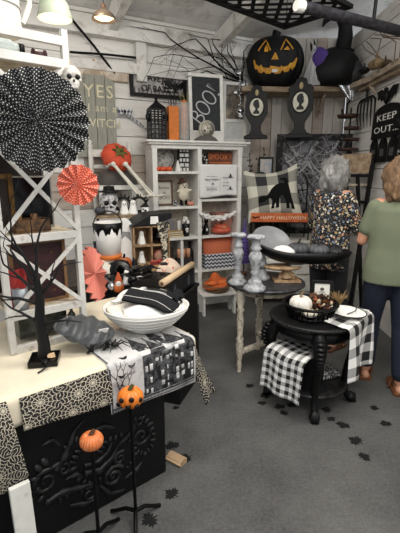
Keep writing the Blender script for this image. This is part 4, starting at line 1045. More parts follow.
# top left
q = cs(164, 172, .19, zl[0]); t = thing('wall_clock', 'round grey clock on the top left cabinet shelf', 'clock', q, CR); t.rotation_euler = (R(-9), 0, CR)
m = MB(); m.lathe([(.001,0),(.128,0),(.132,.006),(.132,.02),(.124,.026),(.001,.026)], 40, TM(0,.013,.132,PI/2)); m.build('rim', BLACK, t)
m = MB(); m.lathe([(.001,0),(.118,0),(.118,.003),(.001,.003)], 40, TM(0,-.014,.132,PI/2)); f = m.build('face', mat('b9b8b2', .6, c2='74736f', scale=16, lo=.5, hi=.62), t)
m = MB(); m.bar((0,-.02,.132),(-.05,-.02,.16),.006,.003); m.bar((0,-.02,.132),(.02,-.02,.20),.005,.003); m.build('hand', BLACK, f)
for i in range(3): stemmed('mini_pumpkin', '%s tiny orange pumpkin before the round clock' % ('left', 'middle', 'right')[i], cs(157+6.0*i, 173, .03, zl[0]), .036, .05, ORP, 8, group='tiny pumpkins before the clock')
q = cs(178, 173, .12, zl[0]); m = MB(); m.lathe([(.03,0),(.028,.03),(.012,.1),(.001,.12)], 14); one('white_cone', 'small white cone between clock and block letters on the top shelf', 'ornament', m, SOFTW, q)
q = cs(183.5, 173, .13, zl[0]); t = thing('block_sign', 'stack of black and white lettered blocks on the top left shelf', 'sign', q, CR)
m = MB(); m.box(.0,0,.12,.12,.05,.24); m.build('board', mat('1d1d1f', .7), t)
m = MB(); m.m = 0
for z_, n in ((.215,3),(.165,2),(.115,3),(.065,2),(.02,3)):
    for i in range(n):
        w_ = .112/n; m.box(-.056+w_*(i+.5), -.027, z_, w_-.012, .006, .034)
m.build('letter_blocks', mat('c9c8c4', .7), t)
# second left
q = cs(165, 205, .15, zl[1]); t = thing('framed_print', 'brown framed print with black words beside the ghost doll', 'picture', q, CR); t.rotation_euler = (R(-6), 0, CR)
frame(t, .19, .27, .022, .02, mat('5b4230', .6)); pane(t, .16, .24, mat('c5c0b4', .7), .002, .015, .008, 'paper')
for s_, z_, sz in (('home', .19, .05), ('is', .14, .05), ('BOO', .085, .055)): m = MB(); m.text(s_, sz, TM(0, -.0035, z_) @ FACE, .0006); m.build('lettering', BLACK, t)
q = cs(183.5, 206, .10, zl[1]); t = thing('ghost_doll', 'cream plush ghost doll with black hat and boots on the second shelf', 'doll', q, CR)
blob('body', [((0,0,.13),(.058,.045,.085)), ((0,0,.205),(.048,.042,.048)), ((-.05,-.01,.16),(-.075,-.03,.15),.016,.012), ((.05,-.01,.16),(.075,-.03,.165),.016,.012)], .006, [mat('dcd4bf', .9)], t)
for s_ in (-1, 1): m = MB(); m.tube([(s_*.025,0,.07),(s_*.028,-.005,.03),(s_*.03,-.01,.02),(s_*.032,-.05,.02)], [.014,.015,.02,.018], 8); m.build('boot', BLACK, t)
m = MB()
for s_ in (-1, 1): m.ell((s_*.016,-.041,.215),(.006,.004,.009), n=8, k=6)
m.ell((0,-.044,.195),(.008,.004,.009), n=8, k=6); m.build('face', BLACK, t)
m = MB(); m.lathe([(.001,0),(.055,0),(.055,.006),(.03,.012),(.024,.04),(.001,.055)], 16, TM(-.012,0,.242,0,-.25)); m.build('hat', mat('4a2f22', .8), t)
stemmed('mini_pumpkin', 'small coral pumpkin at the right foot of the ghost doll', cs(190.5, 206, .05, zl[1]), .038, .05, PINK, 8)
q = cs(175.5, 205, .05, zl[1]); m = MB(); m.lathe([(.001,0),(.024,0),(.03,.03),(.02,.055),(.024,.065),(.001,.065)], 12); one('small_jar', 'small black and white jar between the framed print and the ghost doll', 'jar', m, mat('3c3c3e', .4, c2='c9c9c9', scale=40, lo=.5, hi=.55), q)
q = cs(156.5, 206, .12, zl[1]); bottle(None, .15, .022, BLACK, name='bottle'); o = bpy.data.objects['bottle.001']; o.location = q; meta(o, 'slim black bottle at the left end of the second cabinet shelf', 'bottle')
# third left
q = cs(167, 240, .17, zl[2]); t = thing('moon_ornament', 'grey crescent moon ornament on the third cabinet shelf', 'ornament', q, CR)
m = MB(); out = [(.09*math.cos(a)+.0, .10*math.sin(a)+.10) for a in [R(-115)+R(230)*i/20 for i in range(21)]] + [(.075*math.cos(a)-.045, .082*math.sin(a)+.10) for a in [R(105)-R(210)*i/16 for i in range(17)]]
m.prism(out, .03, TM(0,.015,0,PI/2)); m.build('crescent', mat('77767a', .6), t); m = MB(); m.box(0,0,.006,.1,.05,.012); m.build('base', BLACK, t)
for k, (w_, c_, lb) in enumerate(((.20,'a98a5c','lowest tan book of the flat stack on the third cabinet shelf'),(.18,'6b4f34','brown book in the middle of the flat stack on the third shelf'),(.17,'b89b6e','top tan book of the flat stack on the third shelf'))):
    q = cs(174, 240, .09, zl[2]); t = thing('book', lb, 'book', q+V3(0,0,.0215*k), CR+R(6*k-5), 'flat stack of books on the third shelf')
    m = MB(); m.box(0,0,.0015,w_,.11,.003); m.box(0,0,.0185,w_,.11,.003); m.box(0,.054,.01,w_,.003,.02); m.build('cover', mat(c_, .7), t)
    m = MB(); m.box(0,-.002,.01,w_-.008,.1,.014); m.build('pages', mat('cfc4a8', .8), t)
q = cs(186, 240, .08, zl[2]); t = thing('skull_cup', 'black cup printed with a white skull on the third cabinet shelf', 'cup', q, CR)
m = MB(); m.lathe([(.001,0),(.036,0),(.042,.09),(.046,.14),(.042,.14),(.036,.01),(.001,.01)], 20); m.build('body', mat('1b1b1d', .4), t); skull(t, (0,-.03,.045), .055, SOFTW, BLACK)
m = MB()
for k in range(7): a = k*.9; m.ell((.025*math.cos(a),.025*math.sin(a),.15+.02*(k%3)),(.02,.02,.024), n=8, k=6)
m.build('paper_filling', SOFTW, t)
q = cs(179.3, 239, .16, zl[2]); m = MB(); m.lathe([(.001,0),(.022,0),(.022,.16),(.001,.165)], 14); one('candle', 'plain white pillar candle behind the books on the third shelf', 'candle', m, SOFTW, q)
# bottom left
for k in range(3):
    q = cs(179+4.6*k, 262, .06, zl[3]+.0); t = thing('candle', ('leftmost', 'middle', 'rightmost')[k]+' of the peach candles on the lower cabinet shelf', 'candle', q+V3(0,0,.15), CR, 'peach candles on the lower shelf')
    m = MB(); m.lathe([(.001,0),(.022,0),(.022,.09),(.018,.095),(.001,.093)], 14); m.build('wax', mat('dfa37c', .6), t); m = MB(); m.tube([(0,0,.092),(.002,0,.106)], .002, 5); m.build('wick', BLACK, t)
q = cs(183.5, 270, .08, zl[3]); m = MB(); m.box(0,0,.0745,.17,.1,.149); one('box', 'black box carrying the peach candles on the lower shelf', 'box', m, mat('2b2422', .7), q, CR)
q = cs(190, 245, .17, zl[3]); bottle(None, .30, .045, mat('222226', .3), name='bottle'); o = bpy.data.objects['bottle.002']; o.location = q; meta(o, 'tall black bottle behind the peach candles', 'bottle')
q = cs(165, 268, .12, zl[3]); m = MB(); m.box(0,0,.13,.17,.14,.26); one('box', 'dark red-brown box at the lower left of the cabinet', 'box', m, mat('3a211d', .7, c2='1b1413'), q, CR, bevel=.003)
# right column top: sign and cube; towel over the shelf
q = cs(219.5, 166, .14, zr[0]); t = thing('wooden_sign', 'rust-brown sign with orange lettering on the top right shelf', 'sign', q, CR)
m = MB(); m.box(0,0,.065,.28,.03,.13); m.build('board', mat('5c2f20', .7, c2='8a4a2a', scale=9), t); m = MB(); m.text('SPOOKY', .075, TM(0,-.017,.08) @ FACE, .001, 0, 1.0); m.box(0,-.017,.02,.25,.003,.01); m.build('lettering', mat('c8733c', .6), t)
q = cs(203, 166, .10, zr[0]); t = thing('photo_cube', 'black cube ornament with white marks at the left of the rust sign', 'ornament', q, CR)
m = MB(); m.box(0,0,.055,.085,.085,.11); m.build('cube', BLACK, t)
m = MB(); r9 = random.Random(1)
for k in range(12): m.ell((r9.uniform(-.035,.035),-.043,r9.uniform(.015,.1)),(.006,.002,.006), n=6, k=4)
m.build('marks', SOFTW, t)
a, b = cl(199, 180, -.006), cl(236.5, 180, -.006); tw_ = b.x-a.x; q = cb((a.x+b.x)/2, -.012, zr[0]-.02)
t = thing('tea_towel', 'white tea towel printed with black witch hats hanging from the top right shelf', 'towel', q, CR)
th = .335
m = MB(); m.grid(lambda u, v: ((u-.5)*tw_, -.008-.006*math.sin(u*14)*v, .022-v*(th+.012*math.sin(u*5+1))), 24, 16); m.build('cloth', mat('e9e8e6', .9, var=.03), t, solid=.002)
m = MB()
for s_, x, z_, sz in (('~~~~~~~~', -.075, -.10, .028), ('HALLOWEEN', -.075, -.135, .026), ('HOCUS', -.075, -.235, .034), ('Trick', .06, -.115, .024), ('or treat', .075, -.165, .022), ('give me', .07, -.195, .02)): m.text(s_, sz, TM(x*1.1, -.019, z_) @ FACE, .0006)
m.box(-.08,-.019,-.21,.15,.001,.002); m.box(.012,-.019,-.18,.002,.001,.14)
def hat2(x, z_, s_): m.prism([(-.05*s_,0),(.05*s_,0),(.05*s_,.006*s_),(.022*s_,.01*s_),(.008*s_,.05*s_),(-.006*s_,.06*s_),(-.022*s_,.01*s_),(-.05*s_,.006*s_)], .001, TM(x,-.019,z_,PI/2))
hat2(.135, -.115, .75); hat2(.135, -.24, .65); hat2(-.07, -.185, .4); m.build('print', mat('3d3d3f', .9), t)
# white ruffle garland, dolls, pink pumpkin dish
q = cs(218, 214, -.0, 1.0); q = cb(cl(218, 214, -.02).x, -.024, 1.015); t = thing('ruffle_garland', 'white ruffled garland hanging across the middle of the right column', 'garland', q, CR)
m = MB(); r8 = random.Random(6)
for k in range(46): x = -.20+.40*(k//2)/22; m.ell((x, r8.uniform(-.02,.0), .045*(x/.2)**2-.02+r8.uniform(-.02,.02)),(.024,.016,.020), n=8, k=5, rx=r8.uniform(0,3), rz=r8.uniform(0,3))
m.build('ruffles', mat('e8e6e3', .9, var=.02), t)
m = MB(); m.tube([(-.215,.02,.035),(0,.005,-.015),(.215,.02,.035)], .004, 6); m.build('ribbon', SOFTW, t)
q = cs(221, 240, .17, zr[2]); t = thing('ceramic_pot', 'dusty pink square pot behind the coral pumpkin dish', 'pot', q, CR)
m = MB(); m.lathe([(.001,0),(.11,0),(.145,.23),(.135,.23),(.1,.01),(.001,.01)], 4, TM(0,0,0,0,0,PI/4), False); m.build('body', mat('c08d7e', .6, c2='a87466'), t, bevel=.006)
q = cs(221, 240, .075, zr[2]); t = thing('pumpkin_dish', 'coral lidded pumpkin dish on the middle right shelf', 'dish', q, CR)
m = MB(); m.pumpkin(.115, .09, 12, None, .07); m.build('dish', mat('cf5f47', .4), t); m = MB(); m.pumpkin(.085, .05, 12, TM(0,0,.066), .06); m.build('lid', mat('d66c50', .4), t)
m = MB(); m.tube([(0,0,.105),(0,0,.13),(.015,0,.142)], [.012,.009,.01], 8); m.build('stem', BROWN, t)
m = MB(); m.ell((0,-.085,.082),(.03,.012,.012)); m.build('jewel', mat('b98d5f', .5), t)
for k in (0, 1):
    q = cs(200.5+5.5*k, 240, .10-.02*k, zr[2]); t = thing('cat_figurine', ('left','right')[k]+' of the two black cat figurines beside the pink pot', 'cat figurine', q, CR, 'black cat figurines')
    m = MB(); m.lathe([(.001,0),(.03,0),(.033,.04),(.026,.10),(.016,.125),(.001,.13)], 14); m.ell((0,-.005,.15),(.026,.024,.025))
    for s_ in (-1, 1): m.lathe([(.010,0),(.001,.024)], 6, TM(s_*.015,0,.168))
    m.build('body', BLACK, t); m = MB(); m.tube([(.02,.025,.01),(.045,.03,.03),(.04,.03,.08)], .005, 6); m.build('tail', BLACK, t)
    m = MB(); m.ell((0,-.03,.06),(.012,.004,.018)); m.build('white_bib', SOFTW, t)
# lower right: dotted pillow in a chevron box, orange hat bowl
q = cs(217, 275, .12, .4205); t = thing('storage_box', 'black and white chevron box low in the right cabinet column', 'box', q, CR)
def chev():
    s = NT('chevron', .8, 0); o = s.sep(s.uv()); z_ = s.math('ABSOLUTE', s.math('SUBTRACT', s.math('FRACT', s.math('MULTIPLY', o[0], 22)), .5))
    s.color(s.mix(s.math('GREATER_THAN', s.math('FRACT', s.math('ADD', s.math('MULTIPLY', o[1], 24), z_)), .5), lin('d5d8de'), lin('1f2430'))); return s.m
m = MB(); BXW, BXD, BXH = .39, .24, .17
for (a, b, w_) in (((-BXW/2,-BXD/2),(BXW/2,-BXD/2),BXW),((BXW/2,-BXD/2),(BXW/2,BXD/2),BXD),((BXW/2,BXD/2),(-BXW/2,BXD/2),BXW),((-BXW/2,BXD/2),(-BXW/2,-BXD/2),BXD)):
    m.grid(lambda u, v: (lerp(a[0],b[0],u), lerp(a[1],b[1],u), v*BXH), 2, 2, None, w_, BXH, smooth=False)
m.grid(lambda u, v: ((u-.5)*BXW, (v-.5)*BXD, .003), 2, 2, None, .4, .3); m.build('box', chev(), t, solid=.005)
q2 = cs(217, 262, .12, .43); t = thing('cushion', 'orange cushion with pale dots standing in the chevron box', 'cushion', q2, CR)
m = MB(); 
def pil(w_, h, d):
    def fn(sg):
        return lambda u, v: ((u-.5)*w_*(1-.06*math.sin(PI*v)), sg*d*(max(0, math.sin(PI*u))**.5)*(max(0, math.sin(PI*v))**.5), v*h*(1-.0)+.02*math.sin(PI*u)*(v-.5))
    return fn
P_ = pil(.37, .32, .07)
for s_ in (-1, 1): m.grid(P_(s_), 22, 18, None, .37, .28)
m.build('cover', dots(24, 'd4714c', '8f4a33', .13), t)
q = V3(STQ.x, STQ.y, .2395); t = thing('basket', 'shallow woven brown basket on the white step stool', 'basket', q, 0)
m = MB(); m.lathe([(.001,0),(.11,0),(.135,.05),(.14,.075),(.13,.075),(.105,.012),(.001,.012)], 36); m.build('bowl', mat('6e5a44', .8, c2='3f3226', scale=60), t)
for k in range(4): m = MB(); m.ring((0,0,.015+.018*k), .117+.008*k, .006, 36); m.build('weave_ring', mat('80684d', .8), t)
q = V3(STQ.x-.01, STQ.y, .2395+.07); t = thing('felt_hat', 'orange felt witch hat heaped in the woven basket', 'hat', q, .3)
m = MB(); m.lathe([(.001,.0),(.12,.0),(.145,.012),(.13,.025),(.075,.03),(.06,.08),(.03,.13),(.001,.145)], 28, TM(0,0,.0,.12,-.22)); m.build('hat', mat('d2642c', .8), t); m = MB(); m.lathe([(.078,.032),(.072,.055),(.07,.055),(.076,.032)], 28, TM(0,0,0,.12,-.22)); m.build('band', mat('a84a22', .8), t)
m = MB(); m.ell((.05,-.06,.035),(.07,.04,.03)); m.ell((-.06,-.05,.03),(.06,.04,.025)); m.build('felt_folds', mat('d86f35', .8), t)
# ------------------------------------------------------------------ live-edge shelf and the props on it
SHZ = 2.40
a0, a1 = onz(238, 89, SHZ), onz(345, 88, SHZ)
DRIFT = mat('a08c74', .75, c2='6b5a48', lo=.45, hi=.65, scale=6, stretch=(.4,2,2)); DRIFT2 = mat('b5a590', .75, c2='7a6a58', lo=.45, hi=.65, scale=6, stretch=(.4,2,2))
SF = 4.72                                            # front edge of the back shelf (world y)
m = MB(); r7 = random.Random(4); out = []
xs = [.46+k*(RX-.48-.0)/16 for k in range(17)]
for x in xs: out.append((x-.46, SF+.02*math.sin(x*9)+r7.uniform(-.012,.012)-BY))
out += [(RX-.485, -.03), (.2, -.03), (.0, -.12)]
m.prism(out, .05, TM(0,0,0)); t = thing('wall_shelf', 'driftwood shelf board across the back corner carrying the big black pumpkin', 'shelf', (.46, BY, SHZ-.055)); m.build('board', DRIFT, t)
for x in (.25, .95): m = MB(); m.bar((x,-.03,-.22),(x,-.03,-.0),.03,.03); m.bar((x,-.03,-.2),(x,-.3,-.01),.025,.03); m.build('bracket', DRIFT2, t)
t = thing('wall_shelf', 'driftwood shelf board running along the right wall', 'shelf', (RX, SF-.05, SHZ-.055), 0)
m = MB(); out = [(-.02, .0), (-.02, -1.7)] + [(-.13+.02*math.sin(y*7)+r7.uniform(-.015,.015), -1.7+y) for y in [k*.13 for k in range(14)]]
m.prism(out, .05); m.build('board', DRIFT2, t)
m = MB(); m.bar((-.05,-.1,-.02),(-.06,-1.6,-.02),.06,.03); m.build('edge_strip', DRIFT, t)
for y in (-.4, -1.2): m = MB(); m.bar((-.015,y,-.1),(-.09,y,-.01),.02,.025); m.build('bracket', DRIFT2, t)
# jack-o-lantern
q = onz(273, 84, SHZ); q.y = 4.93; q = pix(274, 82, 4.93); q.z = SHZ
PKR = .325
t = thing('jack_o_lantern', 'large black pumpkin with a yellow carved grin on the corner shelf', 'pumpkin', (q.x, q.y-.02, SHZ-.003), face(q))
MB_ = mat('1b1b1d', .6); m = MB(); m.X = Matrix.Diagonal((1, .62, 1, 1)); m.pumpkin(PKR, .56, 10, None, .06, 80, 20, .12); m.build('shell', MB_, t)
m = MB(); m.tube([(0,0,.53),(.0,0,.57),(.01,0,.595)], [.055,.045,.05], 10); m.build('stem', mat('121213', .6), t)
def onpk(x, z_):  # front surface of the pumpkin
    zz = (z_/.56)*2-1; s_ = max(.05, 1-zz*zz)**.5; r_ = PKR*s_**.8; return (x, -.62*math.sqrt(max(.0004, r_*r_-x*x))*1.0-.002, z_)
YEL = mat('d9a02c', .5, c2='b97818', scale=20)
def carve(outl, mt, name, d=.006, n=3):
    bm = bmesh.new(); vs = [bm.verts.new((x, 0, z_)) for x, z_ in outl]; bm.faces.new(vs); bmesh.ops.triangulate(bm, faces=bm.faces[:])
    for _ in range(n): bmesh.ops.subdivide_edges(bm, edges=bm.edges[:], cuts=1, use_grid_fill=True)
    mm = MB(); mm.add([V3(*onpk(v.co.x, v.co.z))+V3(0,-d,0) for v in bm.verts], [tuple(v.index for v in f.verts) for f in (bm.verts.index_update(), bm.faces)[1]]); bm.free()
    return mm.build(name, mt, t, solid=.006)
def carve_loop(pts, wd, name):
    m = MB(); m.tube([V3(*onpk(x, z_))+V3(0,-.004,0) for x, z_ in pts], wd, 6); return m.build(name, YEL, t)
for s_ in (-1, 1):
    carve_loop([(s_*.055,.36),(s_*.085,.43),(s_*.105,.475),(s_*.15,.42),(s_*.185,.37)], .008, 'eye_outline')
    carve([(s_*.075,.345),(s_*.12,.35),(s_*.115,.395),(s_*.10,.42),(s_*.082,.39)] if s_ < 0 else [(s_*.085,.36),(s_*.15,.36),(s_*.125,.40)], YEL, 'eye')
carve([(-.04,.265),(.035,.265),(.02,.30),(.0,.335),(-.02,.30)], YEL, 'nose')
gr = [(-.225,.285),(-.205,.235),(-.17,.21),(-.15,.225),(-.13,.195),(-.06,.185),(-.05,.205),(-.02,.18),(.05,.185),(.07,.205),(.09,.19),(.14,.205),(.16,.23),(.19,.235),(.225,.29),(.235,.275),(.215,.205),(.185,.165),(.165,.19),(.145,.15),(.10,.14),(.085,.165),(.06,.13),(.0,.125),(-.02,.15),(-.05,.13),(-.1,.135),(-.115,.16),(-.14,.14),(-.175,.155),(-.185,.185),(-.215,.19),(-.235,.27)]
carve(gr, YEL, 'grin', .008, 3); carve([(-.03,.14),(.03,.14),(.03,.168),(-.03,.168)], SOFTW, 'tooth', .018, 2)
# black witch pumpkin / round pot with purple cloth and hat
q = pix(343, 80, 4.62); t = thing('witch_figure', 'round black witch figure with tall hat and purple scarf on the shelf', 'figure', (q.x-.06, 4.76, SHZ-.003), face(q))
m = MB(); m.X = Matrix.Diagonal((1, .7, 1, 1)); m.lathe([(.001,.0),(.18,.0),(.245,.06),(.27,.16),(.245,.27),(.17,.35),(.08,.39),(.001,.395)], 36); m.build('body', mat('19191b', .55), t)
m = MB(); m.lathe([(.001,.0),(.12,.0),(.125,.01),(.08,.02),(.001,.03)], 24, TM(.07,.03,.36,0,.10)); m.tube([(.07,.03,.36),(.09,.03,.5),(.08,.02,.62),(.02,.0,.70),(-.07,-.02,.71),(-.13,-.03,.65),(-.15,-.03,.60)], [.085,.08,.072,.06,.045,.025,.006], 14); m.build('hat', mat('141416', .7), t)
m = MB(); m.ell((-.14,-.10,.27),(.10,.07,.10)); m.ell((-.17,-.06,.35),(.07,.06,.05)); m.build('purple_scarf', mat('4b347e', .8), t)
m = MB(); m.ell((.20,-.06,.13),(.10,.06,.11)); m.build('pouch', mat('2a2a2c', .6), t)
for x, l in ((-.24,.1),(-.2,.13)): m = MB(); m.lathe([(.02,0),(.014,.05),(.001,l)], 8, TM(x,-.02,.38,0,-.3)); m.build('spike', BLACK, t)
# webbing, silver cloth
q = pix(310, 80, 4.74); t = thing('cobweb', 'white stretched cobweb strands between the two black shelf figures', 'cobweb', (q.x, 4.70, SHZ), 0)
m = MB(); rc_ = random.Random(3)
for k in range(22):
    x0 = rc_.uniform(-.11, .07); m.tube([(.03+rc_.uniform(-.02,.02), .05, rc_.uniform(.36,.42)), (x0*.5+.02, .0, .22), (x0, -.015, .0)], .0025, 4)
m.build('strands', mat('c9c9c9', .9), t)
m = MB(); m.grid(lambda u, v: (lerp(.04-.015*v, .06, 0)+(u-.5)*(.02+.13*v), -.012-.03*u*(1-u)*v+.03*(1-v), .38*(1-v)), 10, 10); m.build('gauze', glass('d6d6d8', .9, .45), t)
q = onz(346, 86, SHZ); q.y = SF-.02; q = pix(346, 86, SF-.03); t = thing('silver_cloth', 'shiny silver cloth corner hanging over the shelf edge', 'cloth', (q.x, q.y-.04, SHZ), R(-8))
m = MB(); m.grid(lambda u, v: ((u-.5)*.2*(1-v*.85)+.05*v, -.012*math.sin(u*9)-.02*v, .004-v*.17), 16, 12); m.build('cloth', mat('c6cace', .25, .8), t, solid=.003)
# small rocks and wire on right shelf
for k, (px, py, r_, lb) in enumerate(((364,72,.05,'black rounded ornament on the right wall shelf'),(376,67,.07,'tan shell-like piece of driftwood on the right wall shelf'),(386,66,.055,'brown dried seed pod on the right wall shelf'))):
    q = onz(px, py+2, SHZ); q.x = min(q.x, RX-.09); m = MB(); m.ell((0,0,r_*.6),(r_,r_*1.5,r_*.6)); m.ell((0,r_*.8,r_*.5),(r_*.6,r_*.8,r_*.5)); m.tube([(0,0,r_),(.01,.03,r_*2)], [r_*.2, r_*.1], 6)
    one('seed_pod', lb, 'ornament', m, (BLACK, mat('a8906c', .8, c2='54402b', scale=18), mat('4a382a', .8))[k], q)
q = onz(381, 68, SHZ); q.x = RX-.06; m = MB(); rw = random.Random(8)
for k in range(6):
    b = (-.02, -.35+.1*k, .0); m.tube([b, (-.03,-.3+.1*k+rw.uniform(-.1,.2),.16), (-.03,-.1+.12*k+rw.uniform(-.2,.2),.28), (-.03,.1+.1*k,.36)], .004, 5)
one('dried_twigs', 'thin dark dried twigs standing against the right wall above the shelf', 'branch', m, BROWN, q)
# two black cameo lamps hanging under the shelf
def cameo(px, ytop, ybot, lb):
    yy = SF-.045; c = pix(px, ybot, yy); top = pix(px, ytop, yy); h = top.z-c.z; s_ = h/.53
    t = thing('cameo_plaque', lb, 'plaque', c, face(c), 'black cameo plaques under the shelf')
    half = [(.001,0),(.125,0),(.125,.03),(.07,.05),(.05,.09),(.052,.14),(.09,.20),(.115,.25),(.118,.33),(.105,.40),(.115,.43),(.08,.47),(.06,.465),(.045,.515),(.001,.53)]
    out = [(x*s_, z_*s_) for x, z_ in half]+[(-x*s_, z_*s_) for x, z_ in half[::-1]]
    m = MB(); m.prism(out, .03*s_, TM(0,.015*s_,0,PI/2)); m.prism([(-.125*s_,0),(.125*s_,0),(.125*s_,.03*s_),(-.125*s_,.03*s_)], .09*s_, TM(0,.045*s_,0,PI/2)); m.build('board', mat('151516', .5), t, bevel=.004)
    m = MB(); m.X = TM(0,-.016*s_,.315*s_); m.ring((0,0,0), .074*s_, .006*s_, 32, FACE, 6, 1, 1.25); m.build('oval_rim', BLACK, t)
    m = MB(); m.lathe([(.001,0),(.074*s_,0),(.07*s_,.004),(.001,.005)], 32, TM(0,-.014*s_,.315*s_) @ FACE, True, 1, 1.25); f = m.build('oval', mat('d9d5c2', .6), t)
    pr = [(-.035,-.07),(.035,-.07),(.03,-.045),(.012,-.03),(.015,-.015),(.028,-.01),(.03,.005),(.036,.012),(.028,.02),(.03,.04),(.02,.06),(.024,.07),(-.005,.078),(-.03,.06),(-.038,.03),(-.028,.005),(-.012,-.01),(-.015,-.035),(-.035,-.05)]
    m = MB(); m.prism([(x*s_*.95, y*s_*.95) for x, y in pr], .003, TM(0,-.019*s_,.315*s_) @ FACE); m.build('silhouette', BLACK, f)
    m = MB(); m.ell((.0,-.016*s_,.455*s_),(.018*s_,.008*s_,.03*s_)); m.build('gilt_keyhole', mat('b5a37a', .5), t)
    m = MB(); m.tube([(0,.02,.50*s_),(0,.03,SHZ-.03-c.z),(0,.07,SHZ-.03-c.z)], .005, 6); m.build('hanger', IRON, t)
cameo(255.5, 85, 139, 'left of the two black plaques with a white cameo oval under the shelf')
cameo(298.5, 77, 138, 'right of the two black plaques with a white cameo oval, larger one')
# ------------------------------------------------------------------ right wall props
def wrp(px0, py0, px1, py1, off=.03):
    """front plane flat piece on right wall; returns base centre, width along wall, height"""
    l, r_ = wr(px0, (py0+py1)/2, off), wr(px1, (py0+py1)/2, off); c = wr((px0+px1)/2, py1, off); tz = wr((px0+px1)/2, py0, off); return V3(RX-off, c.y, c.z), abs(l.y-r_.y), tz.z-c.z
q, w_, h = wrp(371, 104, 399, 138); t = thing('tombstone_sign', 'black tombstone sign lettered KEEP OUT on the right wall', 'sign', q, -PI/2)
W_ = w_/2; m = MB(); m.prism([(-W_,0),(W_,0),(W_*.96,h*.72)]+[(W_*.9*math.cos(a), h*.72+h*.26*math.sin(a)) for a in [PI*i/12 for i in range(1, 12)]]+[(-W_*.96,h*.72)], .02, TM(0,.01,0,PI/2)); m.build('board', BLACK, t)
for s_, z_ in (('KEEP', .60), ('OUT...', .25)):
    m = MB(); m.text(s_, h*.27, TM(0 if s_ == 'KEEP' else .02, -.011, h*z_) @ Matrix.Diagonal((w_/h*1.12, 1, 1, 1)) @ FACE, .001, 0, 1.05); m.build('lettering', mat('dcdad4', .7), t)
q, w_, h = wrp(376, 88, 396, 105); t = thing('bat_cutout', 'black metal bat on the right wall above the tombstone sign', 'bat', q, -PI/2)
m = MB(); m.prism([(x*w_/1.1, y*h*2.4+h*.42) for x, y in bat_outline(1.0)], .012, TM(0,.006,0,PI/2)); m.build('wings', BLACK, t); m = MB(); m.ell((0,-.01,h*.5),(w_*.09,.02,h*.38)); m.ell((0,-.012,h*.88),(w_*.06,.02,h*.12)); m.build('body', BLACK, t)
q, w_, h = wrp(355, 88, 373, 128); t = thing('pitchfork', 'black pitchfork hanging tines down on the right wall', 'pitchfork', q, -PI/2)
m = MB(); m.tube([(0,0,h*.62),(0,0,h*1.08)], .014, 8); m.build('handle', BLACK, t)
for k in range(6):
    x = (k-2.5)*w_/5.6; m = MB(); m.tube([(0,0,h*.72),(x*.7,0,h*.71),(x,0,h*.62),(x*1.05,0,h*.3),(x*.9+.04,0,0)], [.011,.011,.01,.009,.003], 6); m.build('tine', BLACK, t)
q, w_, h = wrp(376, 138, 392, 160, .0); 
for k in range(3):
    y = q.y+.22-.2*k; m = MB(); m.prism([(-.075,0),(.075,0),(.075,.17),(.03,.22),(.03,.27),(.036,.275),(.036,.30),(-.036,.30),(-.036,.275),(-.03,.27),(-.03,.22),(-.075,.17)], .02, TM(0,.0,0,PI/2)); m.m = 1; m.box(0,-.021,.09,.08,.003,.07)
    o = one('bottle_cutout', ('leftmost','middle','rightmost')[k]+' of three black wooden bottle cut-outs on the right wall', 'wall ornament', m, [BLACK, mat('4a4a4c', .7)], V3(RX-.004, y, q.z-.02), -PI/2, 'black bottle cut-outs')
q, w_, h = wrp(404, 128, 430, 163); t = thing('wreath', 'black feathered wreath at the right edge of the wall', 'wreath', q+V3(-.03,0,0), -PI/2)
m = MB(); rr_ = random.Random(2)
for k in range(150):
    a = rr_.uniform(0, 2*PI); ra = .19*rr_.uniform(.8, 1.25); c = V3(ra*math.cos(a)*1.3, rr_.uniform(-.03,.02), .22+ra*math.sin(a)); b = a+rr_.uniform(-.8,.8); m.add([c, c+V3(.05*math.cos(b)*1.3,-.02,.05*math.sin(b)), c+V3(.02*math.cos(b+1),.01,.02*math.sin(b+1))], [(0,1,2)])
m.build('feathers', BLACK, t, solid=.003); m = MB(); m.ring((0,0,0), .18, .03, 30, TM(0,.0,.22) @ Matrix.Diagonal((1.3,1,1,1)) @ FACE); m.build('ring', MBLACK, t)
# ------------------------------------------------------------------ dark window panel with webbing, standing on the dresser
q = pix(309, 232, 4.86); w_ = .87; zt = pix(311, 134, 4.86).z; t = thing('window_panel', 'black framed old window draped with grey cobwebs behind the grey-haired woman', 'window panel', (q.x, 4.86, .752), R(-3)); h = zt-.752
DKW = mat('232224', .6, c2='6d6b6c', lo=.52, hi=.66, scale=10)
frame(t, w_, h, .07, .04, DKW, name='frame')
m = MB(); m.bar((-w_/2+.12,-.018,h-.1),(w_/2-.28,-.018,.28),.05,.02,roll=0); m.bar((w_/2-.1,-.014,h-.08),(.12,-.014,.25),.04,.02); m.bar((-.1,-.014,.3),(-.3,-.014,h*.5),.03,.02); m.box(0,0,h*.5,.03,.025,h-.14); m.build('crossed_boards', mat('4d4b4c', .7, c2='a3a1a1', lo=.48, hi=.62, scale=9), t)
pane(t, w_-.12, h-.12, mat('77767a', .5, c2='1d1d20', lo=.42, hi=.58, scale=5), .012, .06, .006, 'pane')
m = MB(); rw = random.Random(14)
for cx, cz in ((-.15, h*.7), (.12, h*.62), (.2, h*.8), (-.05, h*.45)):
    for k in range(12):
        a = k*PI/6+rw.uniform(-.15,.15); L = rw.uniform(.12, .3); e = (max(-w_/2+.03, min(w_/2-.03, cx+L*math.cos(a))), -.03, max(.05, min(h-.03, cz+L*math.sin(a)))); m.tube([(cx,-.032,cz), e], .0035, 4)
    for rad in (.05, .09, .13): m.tube([(max(-w_/2+.03, min(w_/2-.03, cx+rad*math.cos(a))), -.031, min(h-.03, cz+rad*math.sin(a)*(.9+.1*math.sin(6*a)))) for a in [2*PI*i/24 for i in range(25)]], .002, 4)
